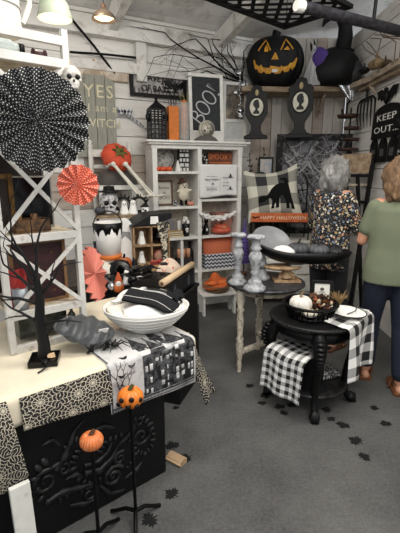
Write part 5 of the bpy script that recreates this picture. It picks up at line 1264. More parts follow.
m.build('cobwebs', mat('b3b3b5', .9), t)
m = MB(); rw = random.Random(41)
for k in range(34):
    x0, z0 = rw.uniform(-w_/2+.08, w_/2-.12), rw.uniform(h*.35, h-.1); a = rw.choice((-1, 1))*rw.uniform(.5, 1.3); L = rw.uniform(.12, .3); x1, z1 = max(-w_/2+.06, min(w_/2-.06, x0+L*math.cos(a))), max(.08, min(h-.08, z0+L*math.sin(a))); wd = rw.uniform(.008, .03)
    m.grid(lambda u, v: (lerp(x0, x1, u)+(v-.5)*wd*math.sin(a)*(1+.5*math.sin(u*9)), -.024-.006*math.sin(u*7+k)-.0006*k, lerp(z0, z1, u)-(v-.5)*wd*math.cos(a)-.03*math.sin(PI*u)), 8, 2)
m.build('gauze_strips', mat('bdbdbf', .9, c2='77777b', scale=20), t, solid=.002)
# ------------------------------------------------------------------ black metal stand with the cat pillow and orange sign
q = pix(283, 222, 4.30); PZ = q.z
t = thing('metal_stand', 'black metal stand on the dresser holding the checked cat pillow', 'stand', (.885, 4.42, .752), R(-3)); SH = PZ-.752-.012
m = MB()
m.box(0,.07,SH,.64,.3,.012)
for x in (-.31, -.1, .1, .31):
    for y in (-.03, .19): m.tube([(x,y,0),(x,y,SH)], .008, 6)
m.build('frame', BLACK, t)
m = MB()
for x in (-.22, .06): m.ring((0,0,0), .11, .008, 26, TM(x,.205,SH+.42) @ FACE, 6)
for x in (-.32, .32): m.tube([(x,.205,SH),(x,.205,SH+.45),(x*.9,.205,SH+.5)], .009, 6)
m.tube([(-.32,.205,SH+.34),(0,.205,SH+.32),(.32,.205,SH+.34)], .008, 6); m.build('back_hoops', BLACK, t)
PQ = (.83, 4.40, PZ+.012)
t = thing('throw_pillow', 'black and cream buffalo check pillow with an arched black cat', 'pillow', PQ, R(-3)); t.rotation_euler = (R(-13), R(-7), R(-3))
m = MB(); PW, PH, PD = .60, .54, .085
def pf(sg):
    def fn(u, v):
        e = (max(0, math.sin(PI*u))*max(0, math.sin(PI*v)))**.45; k = 1-.10*math.sin(PI*v)*abs(2*u-1)
        return ((u-.5)*PW*k, sg*PD*e, v*PH-(.045*math.sin(PI*u))*(2*v-1)+.03*(abs(2*u-1)**3)*(1 if v > .5 else -1)*abs(2*v-1)+.02)
    return fn
for s_ in (-1, 1): m.grid(pf(s_), 26, 22, None, PW, PH)
m.build('cover', check(8.2, 'd9d6c6', '2c2c2e'), t)
cat_o = [(-.17,.10),(-.15,.10),(-.145,.15),(-.12,.16),(-.115,.10),(-.095,.10),(-.09,.16),(-.03,.17),(.03,.16),(.04,.10),(.055,.05),(.085,.05),(.08,.08),(.09,.14),(.10,.05),(.13,.05),(.12,.09),(.14,.19),(.15,.27),(.12,.34),(.145,.40),(.12,.44),(.07,.455),(.06,.435),(.10,.415),(.105,.385),(.075,.345),(.02,.33),(-.03,.28),(-.08,.255),(-.10,.29),(-.125,.265),(-.15,.29),(-.165,.25),(-.19,.23),(-.195,.205),(-.17,.19),(-.175,.15)]
cat_o = [(-.22,.16),(-.215,.20),(-.19,.215),(-.185,.245),(-.165,.22),(-.145,.245),(-.135,.215),(-.10,.235),(-.05,.31),(.0,.36),(.06,.375),(.11,.36),(.10,.41),(.06,.42),(.06,.44),(.12,.44),(.15,.41),(.155,.34),(.17,.27),(.18,.18),(.195,.10),(.20,.045),(.16,.045),(.165,.075),(.15,.15),(.14,.10),(.14,.045),(.10,.045),(.105,.075),(.10,.15),(.075,.21),(.05,.215),(.03,.17),(.02,.10),(.015,.055),(-.025,.055),(-.015,.08),(-.015,.13),(-.035,.095),(-.04,.05),(-.08,.05),(-.065,.08),(-.055,.15),(-.07,.19),(-.11,.175),(-.15,.155),(-.19,.15)]
bm = bmesh.new(); vs = [bm.verts.new((x, z_, 0)) for x, z_ in cat_o]; bm.faces.new(vs); bmesh.ops.triangulate(bm, faces=bm.faces[:])
for _ in range(3): bmesh.ops.subdivide_edges(bm, edges=bm.edges[:], cuts=1, use_grid_fill=True)
bm.verts.index_update(); f_ = pf(-1)
m = MB(); m.add([V3(*f_((v.co.x*.95+.03)/PW+.5, (v.co.y*.95+.02)/PH))+V3(0,-.006,0) for v in bm.verts], [tuple(v.index for v in f.verts) for f in bm.faces]); bm.free(); m.build('cat_applique', mat('0f0f10', .9), t, solid=.004)
q = pix(280, 222, 4.24); t = thing('wooden_sign', 'long orange wooden sign with pale lettering below the cat pillow', 'sign', (q.x, 4.292, PZ+.001), R(-3))
m = MB(); m.box(0,0,.048,.60,.025,.096); m.build('board', mat('d4703a', .6, c2='b5562a', scale=8), t, bevel=.003)
m = MB(); m.text('HAPPY HALLOWEEN', .052, TM(.04,-.0135,.046) @ FACE, .001); m.build('lettering', mat('e6d6bb', .7), t); m = MB(); m.prism(bat_outline(.07), .002, TM(-.255,-.0135,.045,PI/2)); m.build('bat', BLACK, t)
q = pix(266, 176, 4.62); t = thing('framed_picture', 'small black framed picture of a pale sky behind the pillow', 'picture', (q.x, 4.66, 1.06), R(-4)); fz = pix(266,157,4.66).z-1.06
frame(t, .17, fz, .022, .02, BLACK); pane(t, .14, fz-.03, mat('8b97a8', .5, c2='c7b8a5', scale=6), .002, .015, .008, 'picture')
m = MB(); m.box(0,0,.154,.2,.1,.306); one('riser', 'black box riser behind the cat pillow', 'box', m, BLACK, (q.x, 4.66, .752), R(-4))
q = pix(262, 200, 4.56); t = thing('berry_spray', 'black berry spray rising behind the pillow', 'branch', (q.x-.05, 4.56, 1.0), 0); t.location = (q.x-.05, 4.70, .752)
m = MB(); re = random.Random(9)
for k in range(9):
    x, z_ = re.uniform(-.12,.16), re.uniform(.80,1.0); pts = [(0,0,0),(x*.2,0,.45),(x*.7,.0,.7),(x,0,z_)]; m.tube(pts, .003, 5)
    for j in range(5): f = .6+.1*j; m.ell((x*f+re.uniform(-.02,.02), re.uniform(-.02,.02), z_*(.72+.07*j)), .010, n=6, k=4)
m.build('stems', BLACK, t)
# tiered stand and folding chair by the right wall
q = onz(357, 250, .45); t = thing('tier_tray', 'tall stand of small red-brown round trays before the right wall', 'tray stand', (1.635, 4.60, 0), 0)
zs = [pix(358, py, 4.62).z for py in (118, 130, 141, 151)]
m = MB(); m.tube([(0,0,0),(0,0,zs[0]+.1)], .010, 8); m.lathe([(.001,0),(.1,0),(.09,.02),(.001,.03)], 20); m.build('pole', BLACK, t)
for k, z_ in enumerate(zs):
    r_ = (.115,.085,.09,.11)[k]; m = MB(); m.lathe([(.001,0),(r_*.9,0),(r_,.03),(r_*.96,.03),(r_*.88,.008),(.001,.008)], 26, TM((-.03,.02,.02,0)[k],0,z_)); m.build('tray', mat('472b22', .6, c2='2a1b17'), t)
m = MB(); m.tube([(-.05,0,zs[0]+.02),(-.05,0,zs[0]+.14),(-.02,0,zs[0]+.17)], .012, 6); m.tube([(-.09,0,zs[0]+.0),(-.1,0,zs[0]+.09)], .01, 6); m.build('hook', BLACK, t)
q = pix(357, 180, 4.2); t = thing('folding_chair', 'brown and black folding chair leaning on the wall between the two women', 'chair', (1.50, 4.12, 0), R(-62))
zt = pix(357, 153, 4.15).z; zb = pix(357, 196, 4.15).z
for s_ in (-1, 1):
    m = MB(); m.bar((s_*.19,.10,zt-.02),(s_*.2,-.06,0),.035,.03); m.build('leg', BLACK, t); m = MB(); m.bar((s_*.17,-.08,zb+.22),(s_*.18,.16,0),.03,.025); m.build('leg', BLACK, t)
m = MB(); m.box(0,.085,zt-.10,.36,.02,.19); m.build('backrest', mat('b29b7e', .7, c2='86705a'), t)
for k in range(4): m = MB(); m.box(0,.045-.05*k,zb+.12,.36,.045,.018); m.build('seat_slat', mat('c8bca8', .7, c2='8d7b66'), t)
m = MB(); m.box(0,.03,zb-.05,.38,.02,.03); m.box(0,.075,zt-.22,.4,.025,.03); m.build('stretcher', BLACK, t)
# ------------------------------------------------------------------ ornaments on the table by the left wall
TT = .7515
def sx(px, py, z=TT): return onz(px, py, z)
# raised shelf at the back with figures on it
RZ = 1.135
q = pix(127, 214, 3.44); t = thing('riser_shelf', 'narrow raised shelf at the back of the side table carrying ghosts and a skull', 'shelf', (q.x, 3.46, TT), R(14))
m = MB(); m.box(0,0,RZ-TT-.012,.54,.2,.022); m.build('board', mat('9b8466', .7, c2='6a5743'), t)
for x in (-.25, .25):
    for y in (-.08, .08): m = MB(); m.box(x, y, (RZ-TT-.023)/2, .022, .022, RZ-TT-.023); m.build('leg', BLACK, t)
def rs(px, dy=0.0): q = pix(px, 213, 3.46+dy); return V3(q.x, 3.46+dy+(q.x-pix(127,214,3.46).x)*.25, RZ+.0015)
t = thing('skull_planter', 'white lace-like skull planter with a black hat on the raised shelf', 'skull', rs(111), R(20))
skull(t, (0,0,0), .19, mat('c9c6c4', .5, c2='55535a', lo=.5, hi=.56, scale=30), BLACK)
m = MB(); m.lathe([(.001,0),(.085,0),(.085,.01),(.05,.014),(.045,.05),(.001,.055)], 20, TM(0,0,.185)); m.build('hat', BLACK, t)
for px, s_, lb in ((124.5,1.0,'left white ghost figurine on the raised shelf'),(133,1.05,'right white ghost figurine on the raised shelf')):
    ghost(lb, rs(px, -.04), .115*s_, .042, None, R(15), 'white ghosts on the raised shelf')
for k, px in enumerate((124, 139)):
    t = thing('mini_wreath', ('left','right')[k]+' black twig wreath standing behind the white ghosts', 'wreath', rs(px, .055), R(10)); m = MB(); rwr = random.Random(k)
    for j in range(26):
        a = 2*PI*j/26; c = V3(.06*math.cos(a), 0, .075+.06*math.sin(a)); b = a+rwr.uniform(-1, 1); m.tube([c, c+V3(.035*math.cos(b), rwr.uniform(-.02,.01), .035*math.sin(b))], [.007,.003], 5)
    m.ring((0,0,0), .06, .011, 22, TM(0,0,.075) @ FACE); m.build('twigs', BLACK, t)
t = thing('house_figurine', 'small white and black house figurine right of the ghosts', 'figurine', rs(144.5, -.03), R(15))
m = MB(); m.box(0,0,.03,.06,.045,.06); m.build('walls', SOFTW, t); m = MB(); m.prism([(-.038,0),(.038,0),(0,.035)], .055, TM(0,.0275,.06,PI/2)); m.build('roof', BLACK, t); m = MB(); m.box(.0,-.0235,.02,.018,.003,.036); m.box(-.018,-.0235,.04,.012,.003,.014); m.build('door', BLACK, t)
q = rs(102, -.02); stemmed('mini_pumpkin', 'small grey pumpkin at the left end of the raised shelf', q, .05, .07, mat('3c3d42', .5), 8)
# black slanting tray to the right of it
q = pix(146, 216, 3.22); t = thing('black_tray', 'black slanted wooden display tray lid over the cubby box', 'tray', (q.x, 3.28, 0), R(24)); t.location = (q.x, 3.28, 1.075)
m = MB(); m.prism([(-.17,.0),(-.02,.085),(.17,.095),(.17,.05),(.0,.0)], .26, TM(0,.13,.0,PI/2)); m.build('lid', mat('1c1c1e', .5), t, bevel=.004)
m = MB(); m.prism([(-.035,0),(.035,0),(.03,.06),(-.03,.06)], .002, TM(.02,-.131,.012,PI/2)); m.build('price_tag', SOFTW, t)
# cubby box
q = pix(148, 268, 3.10); t = thing('cubby_box', 'open wooden cubby box with four cells under the black slanted lid', 'box', (q.x+.0, 3.24, TT), R(22)); CBW, CBH, CBD = .29, .32, .15
WD_ = mat('a98a66', .7, c2='7d6044'); m = MB()
for x in (-CBW/2, 0, CBW/2): m.box(x, 0, CBH/2, .012, CBD, CBH)
for z_ in (.006, CBH/2, CBH-.006): m.box(0,0,z_,CBW,CBD,.012)
m.box(0,CBD/2,CBH/2,CBW,.008,CBH); m.build('box', WD_, t)
CBM = Matrix.Translation((q.x, 3.24, TT)) @ Matrix.Rotation(R(22), 4, 'Z')
def cbp(x, y, z): return CBM @ V3(x, y, z)
ghost('white ghost figurine in the upper left cell of the cubby box', cbp(-.07,-.02,CBH/2+.0075), .11, .035, None, R(22))
ghost('white ghost figurine in the lower left cell of the cubby box', cbp(-.075,-.02,.0135), .10, .034, None, R(22))
t = thing('cauldron', 'little black cauldron in the upper right cell of the cubby box', 'cauldron', cbp(.07,-.02,CBH/2+.0075), 0)
m = MB(); m.lathe([(.001,.008),(.03,.01),(.048,.04),(.044,.065),(.034,.078),(.042,.088),(.036,.088),(.001,.05)], 20); m.build('pot', GLOSSB, t)
for k in range(3): m = MB(); a = k*2.1; m.tube([(.028*math.cos(a),.028*math.sin(a),.0),(.03*math.cos(a),.03*math.sin(a),.02)], .005, 6); m.build('foot', BLACK, t)
q = cbp(.07,-.02,.0135); m = MB(); m.ell((0,0,.05),(.045,.03,.05)); m.lathe([(.04,.0),(.05,.012),(.001,.02)], 12); one('cloth_bundle', 'pale red and cream cloth bundle in the lower right cell of the cubby box', 'cloth', m, mat('b98d78', .8, c2='9f3a30', lo=.52, hi=.58), q)
# ghost bucket with black bats, arched white towel, orange tin
q = pix(109, 252, 3.06); m = MB(); m.box(0,0,.03,.26,.2,.06); one('riser', 'flat black riser under the white ghost bucket', 'box', m, BLACK, (q.x, 3.06, TT), R(20)); t = thing('ghost_bucket', 'white bucket with dripping black top and bats, black handle, left of the cubby box', 'bucket', (q.x, 3.06, TT+.061), R(20)); BS = pix(109,222,3.06).z-TT-.061
m = MB(); m.lathe([(.001,0),(.085,0),(.112,BS),(.107,BS),(.08,.008),(.001,.008)], 28); m.build('bucket', mat('dedbd6', .5, var=.05), t)
def rim(r0, z0, amp, name, mt, n=44):
    m = MB(); vs = []; fs = []
    for j in range(n):
        a = 2*PI*j/n; dr = amp*(.35+.65*abs(math.sin(a*4.5)))*(1 if j % 2 else .75); z1 = z0-dr; rr0 = .085+.027*z0/BS+.0015; rr1 = .085+.027*z1/BS+.0015
        vs += [(rr0*math.cos(a), rr0*math.sin(a), z0), (rr1*math.cos(a), rr1*math.sin(a), z1)]
    for j in range(n): k = (j+1) % n; fs.append((2*j, 2*j+1, 2*k+1, 2*k))
    m.add(vs, fs, None, True); m.build(name, mt, t, solid=.002)
rim(.1, BS, BS*.34, 'black_drips', BLACK)
m = MB(); m.lathe([(.0935,.02),(.0985,.055)], 28); m.build('orange_band', mat('d9752c', .6), t, solid=.002)
m = MB(); m.tube([(.108*math.cos(a), -.02, BS*.92+.11*math.sin(a)) for a in [PI*i/14 for i in range(15)]], .005, 6); m.build('handle', BLACK, t)
q = pix(123, 250, 3.16); t = thing('tombstone_towel', 'white towel draped in an arch over a stand behind the orange tin', 'towel', (q.x+.02, 3.16, TT), R(20)); hh = pix(123,217,3.16).z-TT
m = MB(); m.prism([(-.075,0),(.075,0),(.075,hh*.62)]+[(.075*math.cos(a), hh*.62+hh*.36*math.sin(a)) for a in [PI*i/12 for i in range(1,12)]]+[(-.075,hh*.62)], .035, TM(0,.018,0,PI/2)); m.build('cloth', SOFTW, t, bevel=.004)
m = MB(); m.prism([(-.06,hh*.5),(.0,hh*.62),(.05,hh*.5),(.04,hh*.7),(-.04,hh*.72)], .002, TM(0,-.018,0,PI/2)); m.build('print', mat('8b8b8c', .9), t)
q = pix(124, 262, 2.98); t = thing('pumpkin_tin', 'brown-orange pumpkin shaped tin sign before the white arched towel', 'tin', (q.x, 2.985, TT), R(18))
m = MB(); m.X = Matrix.Diagonal((1,.4,1,1)); m.pumpkin(.062, .11, 8, None, .1); m.build('shell', mat('b8642a', .5, c2='8a3f1c', scale=20), t); m = MB(); m.tube([(0,0,.1),(.005,0,.13)], [.01,.008], 6); m.build('stem', BLACK, t)
m = MB()
for s_ in (-1, 1): m.prism([(s_*.012,.062),(s_*.035,.062),(s_*.024,.082)], .004, TM(0,-.022,0,PI/2))
m.prism([(-.03,.04),(.03,.04),(.015,.025),(-.015,.025)], .004, TM(0,-.023,0,PI/2)); m.build('face', BLACK, t)
# leopard print scroll stand
q = pix(160, 262, 3.12); t = thing('leopard_stand', 'narrow black and cream speckled panel right of the cubby box', 'panel', (q.x+.02, 3.20, TT), R(26)); hh = pix(160,222,3.2).z-TT
m = MB(); m.prism([(-.055,hh),(.055,hh),(.03,hh*.5),(.04,0),(.0,0),(-.015,hh*.5)], .02, TM(0,.01,0,PI/2)); m.build('panel', mat('cfc4ac', .7, c2='1d1a19', lo=.47, hi=.5, scale=32), t)
# front row: hats, netting, gnome, pale cloth, black trunk with kraft roll
def witch_hat(lb, p, r, h, rx, ry, mt, brim=1.0):
    t = thing('witch_hat', lb, 'hat', p, 0); M = TM(0,0,0,rx,ry)
    m = MB(); m.lathe([(.001,.003),(r*.8,.0),(r*1.0*brim,.008),(r*.8,.012),(r*.46,.016)], 26, M); m.build('brim', mt, t)
    m = MB(); m.lathe([(r*.46,.012),(r*.36,h*.35),(r*.22,h*.65),(r*.12,h*.85),(.001,h)], 22, M); m.build('crown', mt, t)
    m = MB(); m.lathe([(r*.48,.014),(r*.445,h*.13),(r*.44,h*.13),(r*.46,.014)], 22, M); m.build('band', mat('5f5f66', .3), t); return t
SAT = mat('1a1b20', .25)
witch_hat('shiny black witch hat tipped on its side left of the black netting', sx(121, 279)+V3(0,0,.065), .075, .15, R(62), R(15), SAT)
witch_hat('shiny black witch hat standing behind the tipped one', sx(136, 273)+V3(0,0,.0), .085, .13, R(6), R(-6), SAT)
q = sx(104, 271); t = thing('folded_cloth', 'heap of cream cloth at the left front of the side table', 'cloth', q, .3); m = MB()
m.grid(lambda u, v: ((u-.5)*.26, (v-.5)*.2, .075*(math.sin(PI*u)*math.sin(PI*v))**.5*(1+.3*math.sin(u*11)*math.cos(v*9))+.001), 26, 20); m.build('cloth', mat('d8d3c6', .9), t)
q = sx(106, 281); t = thing('shiny_pouch', 'dark satin fabric heap left of the tipped witch hat', 'cloth', q+V3(0,-.02,0), 0)
m = MB(); m.grid(lambda u, v: ((u-.5)*.2, (v-.5)*.12, .05*(math.sin(PI*u)*math.sin(PI*v))**.5*(1+.4*math.sin(u*13+v*5))+.001), 22, 16); m.build('cloth', SAT, t)
q = sx(119, 291); t = thing('gnome_figurine', 'small orange and white gnome figurine at the front of the side table', 'figurine', q, R(10))
m = MB(); m.lathe([(.001,0),(.03,0),(.034,.03),(.02,.055),(.001,.06)], 16); m.build('body', mat('cf6a30', .6), t); m = MB(); m.ell((0,-.012,.05),(.02,.018,.026)); m.build('beard', SOFTW, t); m = MB(); m.lathe([(.026,.058),(.02,.08),(.006,.12),(.001,.125)], 14); m.build('hat', mat('b94f22', .7), t)
q = sx(151, 280); t = thing('netting_heap', 'heap of crumpled black netting lying on the black trunk lid', 'netting', PDM @ V3(-.10, .11, PDZ+.111) if False else q, 0); NET = t; m = MB(); rn = random.Random(31)
for k in range(46):
    c = V3(rn.uniform(-.12,.10), rn.uniform(-.06,.06), rn.uniform(.02,.10)); a, b = rn.uniform(0, 6.3), rn.uniform(-.6,.8); d = V3(math.cos(a)*math.cos(b), math.sin(a)*math.cos(b), math.sin(b)*.6); e = d.cross(V3(0,0,1)).normalized(); L = rn.uniform(.04,.075)
    m.add([c-d*L*.5, c+e*L*.5, c+d*L*.6, c-e*L*.45], [(0,1,2,3)], None)
m.v = [V3(v.x, v.y, max(v.z, TT-0 if False else .004)) if True else v for v in m.v]
m.build('netting', mat('17171a', .35), t, solid=.002)
q = sx(160, 263); t = PINKC = thing('folded_cloth', 'pale pink and cream cloth lying on the trunk beside the kraft roll', 'cloth', q+V3(.0,0,0), R(25)); m = MB()
m.grid(lambda u, v: ((u-.5)*.17, (v-.5)*.12, .06*(math.sin(PI*u)*math.sin(PI*v))**.5*(1+.3*math.sin(u*9+v*7))+.001), 20, 14); m.build('cloth', mat('cdb8a4', .9, c2='b4493c', lo=.58, hi=.62, scale=18), t)
PDZ = .74; pa, pb = onz(162, 283, PDZ+.135), onz(192, 264, PDZ+.135); pd = (pb-pa); PRZ = math.atan2(pd.y, pd.x); pm = (pa+pb)/2
PDM = Matrix.Translation((pm.x, pm.y, 0)) @ Matrix.Rotation(PRZ, 4, 'Z')
t = thing('pedestal', 'plain black cabinet under the trunk, right of the white bowl', 'cabinet', (pm.x, pm.y, 0), PRZ)
m = MB(); m.box(.09,.075,PDZ/2,.36,.22,PDZ-.002); m.build('body', mat('161516', .7), t, bevel=.004); m = MB(); m.box(.09,.075,PDZ-.012,.38,.24,.022); m.build('top', mat('201e1d', .5), t, bevel=.003)
t = thing('trunk', 'black trunk with metal clasps on the black cabinet right of the white bowl', 'trunk', PDM @ V3(0, .09, PDZ+.001), PRZ)
m = MB(); m.box(0,0,.05,.47,.22,.10); m.build('body', mat('202124', .5), t, bevel=.004)
for x in (-.12, .12): m = MB(); m.box(x,-.112,.05,.03,.008,.05); m.box(x,-.112,.08,.014,.012,.02); m.build('clasp', mat('55585c', .4, .6), t)
for x in (-.225, .225): m = MB(); m.box(x,-.108,.05,.03,.012,.1); m.build('metal_corner', mat('3e3f44', .4, .6), t)
m = MB(); m.box(0,0,.104,.48,.23,.010); m.build('lid', BLACK, t)
NET.location = PDM @ V3(-.14, .13, PDZ+.112); PINKC.location = PDM @ V3(.15, .13, PDZ+.1115); PINKC.rotation_euler = (0, 0, PRZ)
t = thing('paper_roll', 'tan kraft paper roll lying along the edge of the black trunk lid', 'roll', PDM @ V3(0, .0, PDZ+.1105), PRZ)
L_ = pd.length/2; m = MB(); m.lathe([(.001,-L_),(.021,-L_),(.021,L_),(.001,L_)], 18, TM(0,0,.0215,0,PI/2)); m.build('roll', mat('c2a886', .8), t); m = MB(); m.lathe([(.001,-L_-.002),(.01,-L_-.002),(.01,L_+.002),(.001,L_+.002)], 10, TM(0,0,.0215,0,PI/2)); m.build('core', mat('6b5640', .8), t)
t = thing('milk_can', 'dark pewter metal can with a loop handle beside the black trunk', 'can', onz(190, 308, .55), 0); cz = .55
t.location = V3(*PDM @ V3(.335, .03, 0)); t.location.z = 0
m = MB(); m.lathe([(.001,0),(.05,0),(.05,.55),(.04,.56),(.001,.56)], 20); m.build('base', mat('2a2a2c', .5), t)
m = MB(); m.lathe([(.001,.56),(.034,.56),(.036,.64),(.028,.67),(.028,.69),(.033,.695),(.001,.70)], 20); m.build('can', mat('5f6064', .35, .7), t); m = MB(); m.ring((0,0,0), .02, .004, 16, TM(0,0,.715) @ FACE); m.build('handle', mat('5f6064', .35, .7), t)
for k, (px, py, r_, lb, mt) in enumerate(((133,285,.035,'black glitter ball at the front of the side table',SAT),(143,289,.03,'small dark ball right of the glitter ball',mat('2c2c30',.3)),(112,291,.028,'small silver ball beside the gnome',SILVER))):
    q = sx(px, py); m = MB(); m.ell((0,0,r_), r_); m.tube([(0,0,r_*1.9),(0,0,r_*2.2)], .005, 6); one('ball_ornament', lb, 'ball', m, mt, q)
q = pix(96, 262, 2.92); bottle(None, .24, .03, mat('26262a', .3), name='bottle'); o = bpy.data.objects['bottle.003']; o.location = (q.x, 2.92, TT); meta(o, 'dark bottle beside the white bucket, close to the rack post', 'bottle')
for k, (px, py, r_, h, c_, lb) in enumerate(((104,262,.042,.06,'c9622c','orange felt pumpkin at the foot of the white bucket, left one'),(128,268,.036,.05,'d2703a','orange felt pumpkin before the arched towel'),(113,268,.034,.05,'e2ddd2','white felt pumpkin between the orange ones'),(147,270,.032,.045,'2a2a2d','small black pumpkin in front of the cubby box'),(98,280,.036,.05,'3a3b40','small dark pumpkin at the left front of the side table'))):
    stemmed('mini_pumpkin', lb, sx(px, py), r_, h, mat(c_, .7), 8)
for k, (px, py, h, lb) in enumerate(((127,284,.10,'small white ghost figurine beside the gnome'),(140,281,.085,'tiny white ghost figurine before the netting'))): ghost(lb, sx(px, py), h, .03, None, R(10))
q = sx(152, 270); t = thing('mini_crate', 'little wooden crate with a red paper fold in front of the cubby box', 'crate', q+V3(.03,-.03,0), R(25))
m = MB(); m.box(0,0,.004,.12,.08,.008)
for s_ in (-1, 1): m.box(0,s_*.038,.03,.12,.005,.05); m.box(s_*.058,0,.03,.005,.08,.05)
m.build('box', mat('b08d64', .7), t); m = MB(); m.box(0,0,.05,.08,.012,.07,rx=.4); m.build('paper', mat('b23f33', .8), t)
# ------------------------------------------------------------------ on the candlestick table
CZ = .6855
DST = mat('b4b6b8', .6, c2='6a6c71', lo=.48, hi=.66, scale=15)
def candlestick(lb, p, h, s_, group=None, rz=0):
    t = thing('candlestick', lb, 'candlestick', p, rz, group)
    m = MB(); m.lathe([(.001,0),(.075*s_,0),(.078*s_,.02),(.06*s_,.035),(.045*s_,.05),(.05*s_,.062),(.03*s_,.08)], 8); m.build('base', DST, t)
    m = MB(); m.lathe([(.03*s_,.078),(.022*s_,.11),(.034*s_,.125),(.024*s_,.14),(.026*s_,h*.38),(.040*s_,h*.55),(.046*s_,h*.62),(.034*s_,h*.69),(.024*s_,h*.73),(.04*s_,h*.76),(.03*s_,h*.79),(.026*s_,h*.9),(.038*s_,h*.93)], 24); m.build('baluster', DST, t)
    m = MB(); m.lathe([(.038*s_,h*.925),(.058*s_,h*.94),(.062*s_,h*.97),(.05*s_,h),(.001,h)], 24); m.build('candle_cup', DST, t)
    return t
p = onz(237.5, 284, CZ); hA = pix(237.5, 233, p.y).z-CZ; candlestick('tall whitewashed candlestick at the left of the small round table', p, hA, .92)
p = onz(254.5, 290, CZ); hB = pix(254.5, 235, p.y).z-CZ; candlestick('tall whitewashed candlestick in front, right of the first one', p, hB, 1.05, None, .2)
p = onz(262, 279, CZ); hC = .16; candlestick('short whitewashed candlestick behind the two tall ones', p, .20, .8, None, .4)
t = thing('bottle_brush_tree', 'small purple bottle-brush tree standing behind the tall candlesticks', 'ornament tree', pix(242, 240, 3.3), 0); zt = pix(242, 213, 4.45).z
t.location = (.352, 3.13, CZ)
m = MB(); 
for k in range(14): z0 = .10+.024*k; r_ = .062*(1-k/14.5); m.lathe([(r_,z0),(r_*.5,z0+.03),(.001,z0+.032)], 14); m.lathe([(.001,z0+.005),(r_,z0)], 14)
m.build('bristles', mat('3c2a63', .8), t); m = MB(); m.lathe([(.001,0),(.028,0),(.028,.02),(.006,.025),(.006,.12),(.001,.12)], 12); m.build('base', BROWN, t)
# carved wooden stand + black scoop tray with pumpkins
p = V3(.655, 2.93, CZ); t = thing('corbel_stand', 'carved pale wooden corbel stand under the black tray', 'stand', p, 0)
CW_ = mat('b99b78', .65, c2='8a6a48'); m = MB(); m.box(0,0,.008,.2,.12,.016); m.tube([(-.05,0,.016),(-.045,0,.05),(-.02,0,.065),(.0,0,.05)], .017, 8); m.tube([(.05,0,.016),(.045,0,.05),(.02,0,.065),(.0,0,.05)], .017, 8)
m.lathe([(.05,.03),(.03,.06),(.045,.09),(.03,.1)], 16); m.build('pedestal', CW_, t)
m = MB(); m.lathe([(.001,.095),(.13,.095),(.145,.108),(.14,.12),(.001,.122)], 32, TM(-.03,0,0), True, 1, .55); m.build('plate', CW_, t)
m = MB(); m.box(.07,0,.126,.09,.07,.01); m.build('pad', SOFTW, t)
TRX, TRY, TRZ = .755, 2.93, CZ+.137
t = thing('scoop_tray', 'long black dough tray with a rounded grey left end holding pumpkins', 'tray', (TRX, TRY, TRZ), R(-2)); TLn = .72
def trf(inn):
    def fn(u, v):
        x = (u-.5)*TLn; e = (1-abs(2*u-1)**3.0); a = -PI/2*1.0+PI*v; lift = (.085*(max(0, 1-u*2.2))**2)
        w_ = .115*(.42+.58*max(0,e)**.5) - (.006 if inn else 0); d = .098*max(0, e)**.4-(.006 if inn else 0)
        return (x, w_*math.sin(a), .098+lift-d*max(0, math.cos(a))**.7)
    return fn
m = MB(); m.grid(trf(0), 36, 18); m.build('tray', mat('1b1b1c', .35), t, solid=.006)
m = MB(); 
SCM = Matrix.Translation((-.215, .045, .165)) @ V3(.34,-.62,.70).to_track_quat('Z', 'Y').to_matrix().to_4x4()
m.lathe([(.001,-.045),(.06,-.040),(.11,-.022),(.145,.004),(.148,.004),(.112,-.027),(.06,-.046),(.001,-.051)], 40, SCM, True, 1.12, .9)
m.build('scoop_end', mat('8b8c8e', .45, .1), t)
def tr(x, y, z): return V3(TRX+x, TRY+y-.035*x, TRZ+z)
for k, (x, r_, h, lb, c_) in enumerate(((-.02,.082,.10,'dark grey pumpkin in the middle of the black tray','4a4b4e'),(.13,.078,.085,'grey flattened pumpkin right of the darker one in the tray','5a5b5e'),(.255,.055,.06,'small charcoal pumpkin near the right end of the tray','303134'))):
    stemmed('pumpkin', lb, tr(x, 0.01, .058), r_, h, mat(c_, .55, var=.2), 10, mat('2a2723', .7), None)
q = tr(-.145, -.04, .07); m = MB(); m.ell((0,0,.03),(.075,.05,.042)); m.ell((.03,-.01,.025),(.06,.045,.03)); m.ell((-.04,.0,.02),(.05,.04,.03)); one('white_bundle', 'soft white bundle at the left end of the black tray', 'cloth', m, mat('f0eeea', .9, var=.02), q)
# ------------------------------------------------------------------ on the black carved table
BZ = BH+.0005
def bt(px, py): return onz(px, py, BZ)
p = bt(313, 312); p = V3(BX-.035, BYY-.02, BZ); t = thing('wire_basket', 'round black slatted basket with a white pumpkin and dried florals on the carved table', 'basket', p, 0)
m = MB(); m.lathe([(.001,0),(.125,0),(.125,.008),(.001,.01)], 32); m.build('base', IRON, t)
m = MB(); m.ring((0,0,.085), .165, .010, 40); m.ring((0,0,.008), .128, .007, 36); m.build('rim', IRON, t)
for k in range(26): a = 2*PI*k/26; m = MB(); m.bar((.127*math.cos(a),.127*math.sin(a),.008),(.163*math.cos(a),.163*math.sin(a),.083),.018,.004,None,PI/2); m.build('slat', IRON, t)
stemmed('pumpkin', 'white pumpkin at the left inside the slatted basket', p+V3(-.062,-.0,.028), .072, .105, mat('e4e0d6', .7, var=.04), 9, mat('8a7352', .8))
stemmed('pumpkin', 'small cream pumpkin lying in front of the white one in the basket', p+V3(-.02,-.082,.018), .042, .05, mat('dfd8c6', .7, var=.04), 8, mat('8a7352', .8))
t = thing('dried_florals', 'bunch of brown and cream dried florals in the right half of the basket', 'dried flowers', p+V3(.07,.0,.013), 0); rf = random.Random(17)
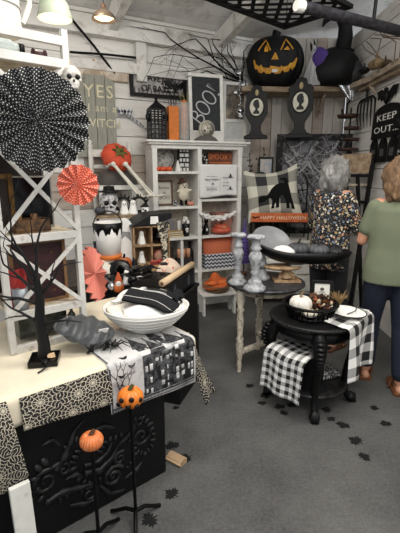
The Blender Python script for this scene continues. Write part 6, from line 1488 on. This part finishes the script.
for nm, c_, n in (('brown_leaves','5b3d28',34),('cream_pods','cdbb9c',22),('dark_berries','2a1d1b',26),('orange_petals','a65f38',10)):
    m = MB()
    for k in range(n):
        a, q_ = rf.uniform(0,6.28), rf.uniform(0,.068); c = V3(q_*math.cos(a), q_*math.sin(a)-.01, rf.uniform(.03,.125))
        if 'leav' in nm or 'petal' in nm: b = rf.uniform(0,6.28); m.add([c, c+V3(.022*math.cos(b),.022*math.sin(b),.018), c+V3(.04*math.cos(b+.3),.04*math.sin(b+.3),-.0), c+V3(.018*math.cos(b+.9),.018*math.sin(b+.9),-.012)], [(0,1,2,3)])
        else: m.ell(c, rf.uniform(.007,.013), n=8, k=5)
        if k % 4 == 0: m.tube([(0,0,.0), c], .0025, 4)
    m.build(nm, mat(c_, .8), t)
p2 = V3(BX+.10, BYY+.185, BZ); t = thing('framed_print', 'small black picture frame with a white print behind the slatted basket', 'picture frame', p2, R(-8)); t.rotation_euler = (R(-8), 0, R(-8))
frame(t, .145, .17, .022, .016, BLACK); pane(t, .11, .13, mat('e3e0d8', .7, var=.03), .002, .02, .006, 'print'); m = MB(); m.box(0,-.002,.09,.04,.003,.004); m.box(0,-.002,.075,.06,.003,.003); m.ell((0,-.002,.11),(.014,.003,.012)); m.build('lettering', mat('55514c', .8), t)
p2 = V3(BX-.03, BYY+.19, BZ); m = MB(); m.box(0,0,.035,.1,.05,.07); one('green_box', 'low sage green box between the black frame and the wooden stand', 'box', m, mat('7fa06c', .7), p2, R(-4), bevel=.003)
p2 = V3(BX+.195, BYY+.13, BZ); t = thing('dried_grass', 'tuft of tan dried grass right of the black picture frame', 'dried flowers', p2, 0); m = MB()
for k in range(60): a = rf.uniform(0,6.28); e = rf.uniform(.02,.07); m.tube([(0,0,0),(e*.5*math.cos(a),e*.5*math.sin(a),.06),(e*math.cos(a),e*math.sin(a),rf.uniform(.07,.12))], [.003,.002,.001], 4)
m.build('grass', mat('a5875c', .8), t)
# checked towels and plate at the right edge of the table
CHK = check(30, 'ecebe8', '101012')
p2 = V3(BX+.15, BYY-.0, BZ)
t = thing('checked_towel', 'large black and white buffalo check towel hanging off the right side of the carved table', 'towel', p2, R(-42))
def tow(u, v):
    s_ = v*.50; y = (u-.5)*.38; r_ = .02
    if s_ < .16: return (-.02+s_, y*(1+.5*v)-.05*v, .008+.004*math.sin(u*9+v*6))
    d = s_-.16; return (.142+.03*math.sin(min(d/.04, 1)*PI/2)+.03*math.sin(u*7)*min(d*4,1)+.05*d, y*(1-.25*d)-.03-.10*d, .008-max(0, d-.012)+.004*math.sin(u*9))
m = MB(); m.grid(tow, 30, 50, None, .38, .50); m.build('cloth', check(17, 'ecebe8', '101012'), t, solid=.003)
t = thing('leaf_plate', 'white leaf-edged plate with a black rim on the checked towel', 'plate', V3(BX+.185, BYY-.06, BZ+.024), R(-15)); t.rotation_euler = (R(6), R(4), R(-15))
m = MB(); m.lathe([(.001,0),(.07,0),(.11,.018),(.107,.021),(.068,.005),(.001,.005)], 40, None, True, 1.05, .8); m.build('plate', SOFTW, t); m = MB(); m.ring((0,0,.020), .109, .0035, 40, None, 6, 1.05, .8); m.tube([(.0,-.02,.008),(.05,.02,.02),(.06,.06,.026)], .003, 5); m.build('black_rim', BLACK, t)
# towel over the front left of the lower shelf
t = thing('checked_towel', 'black and white gingham towel draped over the front left of the lower shelf', 'towel', V3(BX-.12, BYY-.06, .1525), R(-50))
Z0 = .27
t.location = V3(BX-.04, BYY-.03, .1535)
def tow2(u, v):
    # a stack-high fold at the back, sloping forward and over the shelf edge
    x = (u-.5)*.30; s_ = v*.5
    if s_ < .20: return (x, .06-s_, .26+.006*math.sin(u*8)-.0*s_)
    d = s_-.20; return (x*(1+.15*d), -.14-.10*math.sin(min(d/.06,1)*PI/2)-.10*d+.010*math.sin(u*11)*min(1,d*5), .26-max(0,d-.02)*.96+.006*math.sin(u*8))
m = MB(); m.grid(tow2, 28, 40, None, .30, .5); m.build('cloth', check(38, 'ecebe8', '101012'), t, solid=.003)
m = MB(); m.box(0,0,.125,.2,.17,.25); q = V3(BX-.06, BYY-.045, .1535); one('black_box', 'black box on the lower shelf hidden under the gingham towel', 'box', m, MBLACK, q, R(-50), bevel=.004)
p2 = V3(BX+.11, BYY+.04, .1535); m = MB(); m.box(0,0,.012,.17,.13,.024); m.box(0,.0,.034,.15,.12,.018); one('folded_towels', 'two folded gingham towels stacked at the right of the lower shelf', 'towel', m, mat('3a3a3b', .85, c2='d0cfcb', lo=.5, hi=.54, scale=40), p2, R(20), bevel=.006)
# clasp purse hanging at the table side
p2 = V3(1.02, 2.32, .0); q = onz(359, 372, .17)
# ------------------------------------------------------------------ black paper leaves and a wood block on the floor
def maple(s_):
    h_ = [(0,-.55),(.06,-.2),(.3,-.38),(.26,-.22),(.52,-.2),(.42,-.05),(.62,.14),(.4,.12),(.42,.3),(.2,.18),(.22,.45),(.1,.38),(0,.62)]
    return [(x*s_, y*s_) for x, y in h_]+[(-x*s_, y*s_) for x, y in h_[-2:0:-1]]
LEAF = mat('242426', .8); proto = {}
spots = [(172,446,.15,.4),(186,458,.12,2.1),(172,494,.13,1.0),(280,407,.13,.3),(284,413,.10,2),(291,405,.11,4),(327,410,.12,1.2),(343,425,.14,2.6),(356,441,.15,.8),(331,419,.10,3.7),(364,457,.12,5.1),(250,386,.11,.7),(265,396,.12,1.9),(262,403,.10,3.2),(386,424,.12,.2),(150,520,.14,2.2),(374,408,.10,4.2),(176,388+20,.08,.6),(205,470,.0,0)]
desc = ['by the panel corner, upper of two','behind the wooden block on the floor','alone on the carpet below the wooden block','left of the carved table, topmost of three','left of the carved table, lowest of three','left of the carved table, nearest its foot','between the carved table feet, left one','in front of the carved table, right of its front foot','on open carpet right of the carved table','just right of the front claw foot','lowest on the right side of the carpet','under the small round table, upper one','under the small round table, right one','under the small round table, lowest one','at the right edge near the sandals','at the foot of the dotted pumpkin stake','near the right claw foot','beside the right end of the front table']
for (px, py, s_, a), dd in zip(spots, desc):
    if s_ <= 0: continue
    p = onz(px, py, 0); m = MB(); m.prism(maple(s_*.52), .0025, None)
    o = one('paper_leaf', 'black paper maple leaf '+dd, 'leaf', m, LEAF, (p.x, p.y, .001), a, 'black paper leaves on the carpet')
q = onz(172, 466, 0); t = thing('wooden_wedge', 'small pale wooden wedge lying on the carpet at the panel corner', 'block', q+V3(.015,.03,0), R(-35)); m = MB(); m.box(0,0,.02,.1,.05,.012,rx=R(25)); m.box(0,.012,.012,.1,.05,.024); m.build('block', mat('b79a78', .75), t)
# metal clasp bag by the woman's leg
q = onz(357.5, 378, .14); t = thing('tan_tag', 'tan metal clasp tag hanging under the checked towel', 'tag', (1.06, 2.40, .19), R(-20)); bpy.data.objects.remove(t)
